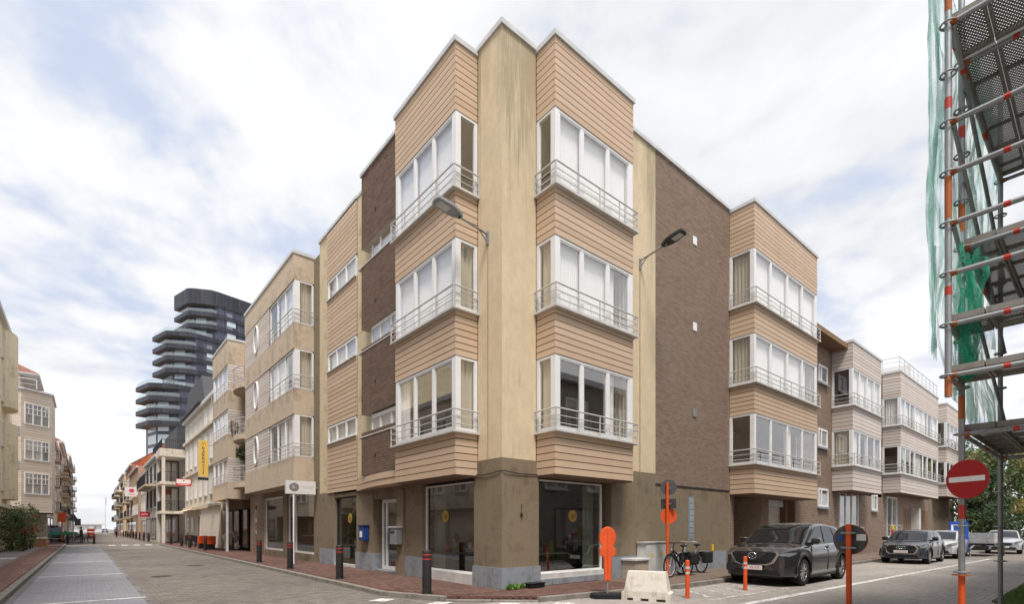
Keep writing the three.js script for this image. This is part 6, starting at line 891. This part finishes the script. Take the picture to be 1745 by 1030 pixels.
{ // small things down the street
  const b = thing('works_barrier', 'orange works barrier beside the parked bicycles', 'barrier', [0.5, 0, -72.6]); for (const y of [0.45, 0.85, 1.25]) new MB().rbox(0.2, 0.85, y, y + 0.3, -72.64, -72.58, 0.02).build('board', M.orange, b); for (const x of [0.24, 0.76]) new MB().box(x, x + 0.06, 0, 1.6, -72.7, -72.64).box(x - 0.05, x + 0.1, 0, 0.05, -72.9, -72.4).build('leg', M.steel, b);
  const s = thing('sign_post', 'grey backed triangle and square traffic signs on one pole at the kerb end', 'sign', [-0.9, 0, -69]); new MB().tube([-0.9, 0, -69], [-0.9, 3.6, -69], 0.05, 10).build('post', M.steel, s); new MB().face([[-1.35, 2.4], [-0.45, 2.4], [-0.9, 3.2]], 0.03, {}).build('triangle_sign', M.signBack, s).position.z -= 0; s.children[1].position.z = -68.95 + 69 - 69 + 69 - 68.95; new MB().box(-0.8, -0.3, 1.9, 2.6, -69.06, -69.03).build('square_sign', M.signBack, s);
  s.children[1].position.z = -68.92;
  const o = thing('works_sign', 'small square orange works sign on a post beyond the boarded house', 'sign', [-1.9, 0.1, -74]); new MB().tube([-1.9, 0.1, -74], [-1.9, 3.4, -74], 0.045, 8).build('post', M.orange, o); new MB().rbox(-2.25, -1.55, 2.3, 3.3, -73.95, -73.9, 0.02).build('panel', M.orange, o);
  const st = thing('market_table', 'trestle table under a green cloth beside the grey van', 'table', [-1.6, 0.1, -74.5]); new MB().box(-2.8, -0.6, 0.85, 1.2, -75.2, -74.2).build('green_cloth', M.greenCloth ??= std(0x3f9a78, 0.9), st); for (const x of [-2.6, -0.8]) new MB().box(x, x + 0.06, 0.0, 0.85, -74.8, -74.7).build('leg', M.steel, st);
  const oc = thing('orange_crate', 'orange delivery bag standing in front of the bakery window', 'bag', [6.8, 0.1, -41.5]); new MB().rbox(6.45, 7.15, 0.45, 1.05, -41.8, -41.2, 0.05).build('bag', M.orange, oc); new MB().box(6.5, 7.1, 0.1, 0.45, -41.75, -41.25).build('stand', M.black, oc);
  const oc2 = thing('orange_crate', 'orange delivery bag hung beside the dark terrace chairs', 'bag', [6.9, 0.1, -43.6]); new MB().rbox(6.4, 7.0, 0.45, 1.05, -43.9, -43.4, 0.05).build('bag', M.orange, oc2); new MB().box(6.45, 6.95, 0.1, 0.45, -43.85, -43.45).build('stand', M.black, oc2);
  for (let i = 0; i < 3; i++) { const z = -46.5 - i * 2.3, c = thing('terrace_chair', 'dark terrace chair in the row before the ivory house', 'chair', [6.9, 0.1, z], 'terrace chairs'); new MB().box(6.6, 7.1, 0.52, 0.57, z - 0.25, z + 0.25).build('seat', M.black, c); new MB().box(6.6, 7.1, 0.57, 1.0, z - 0.25, z - 0.2).build('backrest', M.black, c); for (const [dx, dz] of [[0.03, -0.22], [0.47, -0.22], [0.03, 0.22], [0.47, 0.22]]) new MB().box(6.6 + dx - 0.02, 6.6 + dx + 0.02, 0.1, 0.52, z + dz - 0.02, z + dz + 0.02).build('leg', M.black, c); }
  const fp = thing('flag_pole', 'slender pale flag pole at the seafront', 'pole', [5.2, 0, -215]); new MB().tube([5.2, 0, -215], [5.2, 12, -215], 0.09, 8, 0.05).build('shaft', M.coping, fp); new MB().face([[5.2, 9.2], [5.6, 9.4], [5.7, 11.6], [5.2, 11.8]], 0.02).build('flag', M.white, fp).position.z = -215;
  for (const [x, z] of [[8.6, -190], [9.6, -186]]) { const l = thing('lamp_post', 'dark slim lamp post near the end of the street', 'lamp post', [x, 0, z], 'lamp posts at the street end'); new MB().tube([x, 0, z], [x, 9, z], 0.1, 8, 0.06).build('shaft', M.darkFrame, l); new MB().rbox(x - 0.9, x + 0.1, 8.9, 9.05, z - 0.12, z + 0.12, 0.03).build('lamp_head', M.darkFrame, l); }
  const k = thing('beach_kiosk', 'low white kiosk closing the view at the seafront', 'kiosk', [-3, 0, -300]); new MB().box(-12, 6, 0, 3.2, -306, -300).build('wall', M.white, k); new MB().box(-13, 7, 3.2, 3.6, -307, -299).build('roof', M.coping, k); for (let i = 0; i < 4; i++) new MB().box(-10.5 + i * 4, -8 + i * 4, 0.9, 2.6, -299.98, -299.9).build('window', M.backedGlass, k);
  // flatbed trailer
  const tr = thing('flatbed_trailer', 'flatbed trailer with dented aluminium sides parked past the silver car', 'trailer', [40.6, 0, -5.2]);
  const al = toned(lit(0xc3c6c9, 1.1), 0.35, 0.8, dirtTone); al.metalness = 0.5; new MB().box(39.2, 42.4, 0.62, 0.72, -6.1, -4.4).build('bed', M.trim, tr);
  for (let k = 0; k < 3; k++) { const y = 0.74 + k * 0.2; new MB().rbox(39.16, 39.2, y, y + 0.19, -6.1, -4.4, 0.01).build('side_board', al, tr); new MB().rbox(39.2, 42.4, y, y + 0.19, -4.42, -4.38, 0.01).build('side_board', al, tr); new MB().rbox(39.2, 42.4, y, y + 0.19, -6.12, -6.08, 0.01).build('side_board', al, tr); }
  for (const z of [-6.2, -4.3]) { const g = new THREE.CylinderGeometry(0.33, 0.33, 0.2, 20); g.rotateX(Math.PI / 2); g.translate(41.2, 0.33, z); new MB().add(g).build('wheel', M.rubber, tr); } new MB().box(38.9, 39.16, 0.35, 0.6, -5.9, -4.6).build('bumper', M.trim, tr); new MB().tube([39.2, 0.6, -5.25], [37.9, 0.45, -5.25], 0.05).tube([37.95, 0.0, -5.25], [37.95, 0.5, -5.25], 0.03).build('drawbar', M.steel, tr);
  const bp = thing('blue_panel', 'blue folded parking sign board standing beside the flatbed trailer', 'sign', [37.2, 0, -5.6]); new MB().face([[-0.45, 0.3], [0.45, 0.3], [0.45, 1.9], [0.3, 2.05], [-0.45, 1.95]], 0.06).build('board', std(0x1f4fae, 0.5), bp); new MB().box(-0.02, 0.02, 0, 0.3, -0.05, -0.01).box(-0.4, 0.4, 0, 0.04, -0.25, 0.2).build('stand', M.steel, bp); new MB().box(-0.38, -0.28, 0.4, 1.8, 0.001, 0.006).box(-0.28, 0.2, 1.7, 1.8, 0.001, 0.006).build('white_line', M.white, bp); originOf.set(bp, [0, 0, 0]); for (const m of bp.children) m.geometry.translate(37.2, 0, -5.6); bp.rotation.y = -0.9;
  const rm = thing('delineator', 'red and yellow delineator post against the far brick wall', 'marker post', [34.9, 0.1, -8.1]); new MB().rbox(34.8, 35.0, 0.1, 1.75, -8.15, -8.05, 0.03).build('post', std(0xc8362a, 0.5), rm); new MB().rbox(34.79, 35.01, 1.5, 1.78, -8.16, -8.04, 0.03).build('cap', M.yellow, rm); new MB().box(34.84, 34.96, 0.7, 1.4, -8.049, -8.045).build('sticker', std(0x8a7fb0, 0.5), rm);
}
// ---------------------------------------------------------------- trees and shrubs
function tree(label, x, z, h, r, mats, n) {
  const t = thing('street_tree', label, 'tree', [x, 0.05, z]), base = h * 0.28, tr = new MB().tube([x, 0, z], [x + 0.1, base, z], 0.2, 10, 0.14).tube([x + 0.1, base, z], [x, h * 0.7, z + 0.1], 0.14, 8, 0.05); for (let i = 0; i < 9; i++) { const a = rr(0, 6.3), y = base + rr(0, h * 0.35); tr.tube([x + 0.05, y, z], [x + r * 0.7 * Math.cos(a), y + rr(0.5, 1.8), z + r * 0.7 * Math.sin(a)], 0.06, 6, 0.02); } tr.build('trunk', M.bark ??= toned(0x4b4036, 0.95, 0.8), t);
  const lobes = []; for (let i = 0; i < 22; i++) { const a = rr(0, 6.3), q = Math.sqrt(rnd()), y = rr(0, 1), w = Math.sin(Math.PI * (0.18 + 0.8 * y)); lobes.push([x + r * q * w * Math.cos(a), base * 0.8 + y * (h - base * 0.8 - 0.5), z + r * q * w * Math.sin(a), rr(0.55, 1.15) * r * 0.42]); }
  mats.forEach((m, k) => { const b = new MB(); lobes.filter((_, i) => i % mats.length === k).forEach((l) => leafBall(b, l, l[3], n, 0.2)); b.build('crown', m, t); });
}
tree('dense dark green street tree before the far boarded building', 56.5, -6.9, 6.4, 2.3, [M.leafMid, M.leafDark], 260);
tree('pale yellowish street tree behind the scaffold', 60, -6.4, 9.5, 3.0, [M.leafPale, M.leafMid, M.leafYellow], 230);
tree('tall green street tree at the end of the right street', 64, -9.6, 10, 3.4, [M.leafMid, M.leafPale], 220);
tree('broad dark tree beyond the pale grey car', 64, -4.6, 8, 3.0, [M.leafMid, M.leafPale], 240);
tree('broad green tree closing the street behind the others', 74, -6.5, 11, 4.2, [M.leafMid, M.leafDark], 240);
{
  const h = thing('hedge', 'mixed garden hedge with pink flowers on the pavement opposite', 'hedge', [-3.4, 0.1, -49]); for (const [m, k] of [[M.leafMid, 0], [M.leafPale, 1], [leafMat(0.24, 0.27, 0.1), 2]]) { const b = new MB(); for (let i = 0; i < 10; i++) leafBall(b, [rr(-4.0, -2.9), rr(0.6, 2.6), rr(-55, -44)], rr(0.5, 0.8), 170, 0.15); b.build('foliage', m, h); } { const b = new MB(); for (let i = 0; i < 9; i++) leafBall(b, [rr(-3.5, -2.7), rr(1.2, 2.5), rr(-52, -45)], 0.4, 60, 0.13); b.build('blossom', std(0xb8616a, 0.8, { side: THREE.DoubleSide }), h); } for (let i = 0; i < 14; i++) { const x = rr(-3.9, -3), z = rr(-54, -45); new MB().tube([x, 0.05, z], [x + rr(-0.3, 0.3), 1.6, z + rr(-0.3, 0.3)], 0.04, 5, 0.015).build('stem', M.bark, h); }
  const pl = thing('planter', 'low terracotta planter wall at the end of the garden hedge', 'planter', [-3.0, 0.1, -57]); new MB().box(-4.1, -2.4, 0.1, 0.75, -58, -55.5).build('body', toned(lit(0xb98463, 1.1), 0.85, 1, dirtTone), pl); new MB().box(-4.15, -2.35, 0.75, 0.82, -58.05, -55.45).build('rim', M.sandy, pl);
}
// ---------------------------------------------------------------- people: one skin over a posed skeleton
function person(label, pos, rotY, bones, extra) {
  const t = thing('person', label, 'person', [0, 0, 0]), lo = V(-0.7, -0.02, -0.75), S = 1.9, N = 88, mc = new MarchingCubes(N, new THREE.MeshStandardMaterial(), false, false, 120000); mc.isolation = 0;
  const sd = (p, b) => { const A = b.a, ax = p.x - A[0], ay = p.y - A[1], az = p.z - A[2], bx = b.b[0] - A[0], by = b.b[1] - A[1], bz = b.b[2] - A[2], hh = Math.min(1, Math.max(0, (ax * bx + ay * by + az * bz) / (bx * bx + by * by + bz * bz + 1e-9))); return Math.hypot(ax - bx * hh, ay - by * hh, az - bz * hh) - (b.r0 + (b.r1 - b.r0) * hh); };
  const p = V(0, 0, 0);
  for (let k = 0; k < N; k++) for (let j = 0; j < N; j++) for (let i = 0; i < N; i++) { p.set(lo.x + S * i / N, lo.y + S * j / N, lo.z + S * k / N); let d = 1e3; for (const b of bones) { const q = sd(p, b), kk = b.sharp ? 0.008 : 0.035, h = Math.max(0, kk - Math.abs(d - q)) / kk; d = Math.min(d, q) - h * h * kk * 0.25; } mc.field[i + j * N + k * N * N] = -d; }
  mc.update(); const n = mc.count, src = mc.positionArray, pos3 = new Float32Array(n * 3), col = new Float32Array(n * 3), half = N / 2;
  for (let v = 0; v < n; v++) { const q = [0, 1, 2].map((c) => lo.getComponent(c) + S * (src[v * 3 + c] * half + half) / N); pos3.set(q, v * 3); p.set(...q); let best = 1e3, bc; for (const b of bones) { const d = sd(p, b); if (d < best) { best = d; bc = b.c; } } col.set(bc, v * 3); }
  let g = new THREE.BufferGeometry(); g.setAttribute('position', new THREE.BufferAttribute(pos3, 3)); g.setAttribute('color', new THREE.BufferAttribute(col, 3)); g = mergeVertices(g, 1e-4); g.computeVertexNormals();
  const m = shadows(new THREE.Mesh(g, M.cloth ??= new THREE.MeshStandardMaterial({ vertexColors: true, roughness: 0.85 }))); m.name = 'body'; t.add(m); t.position.set(...pos); t.rotation.y = rotY; return t;
}
const bone = (a, b, r0, r1, c, sharp) => ({ a, b, r0, r1, c, sharp });
const skin = [0.5, 0.3, 0.22], hairC = [0.06, 0.045, 0.035];
function standing(top, legs, o = {}) { const s = o.step ?? 0.16, f = [0.05, 0.05, 0.05]; return [bone([0, 0.92, 0.0], [0, 1.28, 0], 0.145, 0.155, top), bone([-0.15, 1.38, 0], [0.15, 1.38, 0], 0.07, 0.07, top), bone([0, 1.4, 0], [0, 1.52, 0.01], 0.05, 0.05, skin), bone([0, 1.6, 0.015], [0, 1.66, 0.02], 0.085, 0.092, skin), bone([0, 1.68, -0.01], [0, 1.69, -0.02], 0.1, 0.1, hairC), bone([0, 1.6, 0.1], [0, 1.585, 0.118], 0.012, 0.014, skin, true),
  ...[-1, 1].flatMap((k) => [bone([k * 0.2, 1.37, 0], [k * 0.25, 1.1, -0.03 * k], 0.055, 0.045, top), bone([k * 0.25, 1.1, -0.03 * k], [k * 0.24, 0.86, 0.1 * k], 0.042, 0.032, skin), bone([k * 0.24, 0.85, 0.1 * k], [k * 0.235, 0.76, 0.13 * k], 0.034, 0.026, skin), bone([k * 0.1, 0.9, 0], [k * 0.11, 0.5, s * k * 0.6 + 0.03], 0.1, 0.068, legs), bone([k * 0.11, 0.5, s * k * 0.6 + 0.03], [k * 0.11, 0.1, s * k], 0.062, 0.045, legs), bone([k * 0.11, 0.045, s * k - 0.04], [k * 0.12, 0.035, s * k + 0.14], 0.045, 0.035, f)])]; }
{
  const be = [0.5, 0.45, 0.36], pant = [0.6, 0.56, 0.49], f = [0.12, 0.1, 0.09]; // bending over at the bakery door, facing +z
  person('person in beige clothes bending forward at the bakery doorway', [7.5, 0.1, -39.3], Math.PI * 0.5, [bone([0, 0.95, -0.18], [0, 1.22, 0.22], 0.16, 0.17, be), bone([-0.16, 1.24, 0.26], [0.16, 1.24, 0.26], 0.08, 0.08, be), bone([0, 1.26, 0.32], [0, 1.24, 0.42], 0.05, 0.05, skin), bone([0, 1.2, 0.5], [0, 1.17, 0.55], 0.09, 0.085, skin), bone([0, 1.26, 0.5], [0, 1.23, 0.55], 0.09, 0.09, [0.3, 0.27, 0.24]), ...[-1, 1].flatMap((k) => [bone([k * 0.2, 1.2, 0.28], [k * 0.22, 0.95, 0.38], 0.06, 0.05, be), bone([k * 0.22, 0.95, 0.38], [k * 0.16, 0.74, 0.52], 0.045, 0.035, be), bone([k * 0.16, 0.72, 0.53], [k * 0.14, 0.64, 0.57], 0.034, 0.026, skin), bone([k * 0.1, 0.9, -0.2], [k * 0.11, 0.5, -0.06], 0.115, 0.085, pant), bone([k * 0.11, 0.5, -0.06], [k * 0.11, 0.12, -0.12], 0.085, 0.075, pant), bone([k * 0.11, 0.045, -0.16], [k * 0.12, 0.035, 0.04], 0.045, 0.035, f)])]);
  const bag = thing('carrier_bag', 'pale carrier bag held near the ground by the bending person', 'bag', [8.1, 0.1, -39.3]); const bg = new THREE.SphereGeometry(0.22, 14, 12); bg.scale(0.9, 1.1, 0.8); const bp = bg.attributes.position; for (let i = 0; i < bp.count; i++) bp.setXYZ(i, bp.getX(i) * (1 + 0.2 * (vnoise(bp.getX(i) * 12, bp.getY(i) * 12, 5) - 0.5)), bp.getY(i), bp.getZ(i)); bg.computeVertexNormals(); bg.translate(8.1, 0.34, -39.3); new MB().add(bg).build('bag', M.pale, bag); new MB().path([[8.03, 0.55, -39.3], [8.06, 0.72, -39.28], [8.14, 0.72, -39.28], [8.17, 0.55, -39.3]], 0.012, 5).build('handle', M.pale, bag);
  person('person in a pink top and skirt walking down the street', [5.2, 0.0, -128], 0.2, standing([0.62, 0.25, 0.24], [0.6, 0.28, 0.26]));
  person('person in pale clothes walking beside the seafront end', [5.0, 0.0, -139], 2.6, standing([0.6, 0.58, 0.55], [0.35, 0.36, 0.4]));
  person('person in dark clothes standing beside the parked bicycles', [-0.3, 0, -73.6], 1.2, standing([0.03, 0.03, 0.04], [0.04, 0.04, 0.05], { step: 0.05 }));
  const bk = bicycle('bicycle ridden by the cyclist in dark clothes', 4.2, -112, Math.PI / 2, { y: 0 });
  const dk = [0.05, 0.06, 0.09], lg = [0.07, 0.07, 0.08]; // seated on the saddle, riding away
  person('cyclist in dark clothes riding a bicycle towards the sea', [4.2, 0, -112], Math.PI, [bone([0, 1.03, -0.28], [0, 1.36, -0.1], 0.14, 0.15, dk), bone([-0.15, 1.42, -0.06], [0.15, 1.42, -0.06], 0.075, 0.075, dk), bone([0, 1.45, -0.04], [0, 1.55, 0.0], 0.05, 0.05, skin), bone([0, 1.63, 0.02], [0, 1.68, 0.02], 0.09, 0.092, skin), bone([0, 1.7, 0.0], [0, 1.71, -0.01], 0.1, 0.1, hairC), ...[-1, 1].flatMap((k) => [bone([k * 0.2, 1.4, -0.04], [k * 0.27, 1.2, 0.08], 0.055, 0.045, dk), bone([k * 0.27, 1.2, 0.08], [k * 0.28, 1.08, 0.2], 0.042, 0.034, skin), bone([k * 0.1, 1.02, -0.26], [k * 0.13, k > 0 ? 0.82 : 0.68, 0.12], 0.1, 0.07, lg), bone([k * 0.13, k > 0 ? 0.82 : 0.68, 0.12], [k * 0.13, k > 0 ? 0.5 : 0.26, k > 0 ? -0.14 : 0.0], 0.062, 0.045, lg), bone([k * 0.13, k > 0 ? 0.47 : 0.22, k > 0 ? -0.18 : -0.04], [k * 0.13, k > 0 ? 0.46 : 0.2, 0.06], 0.042, 0.034, [0.05, 0.05, 0.05])])]);
}
renderer.render(scene, camera);
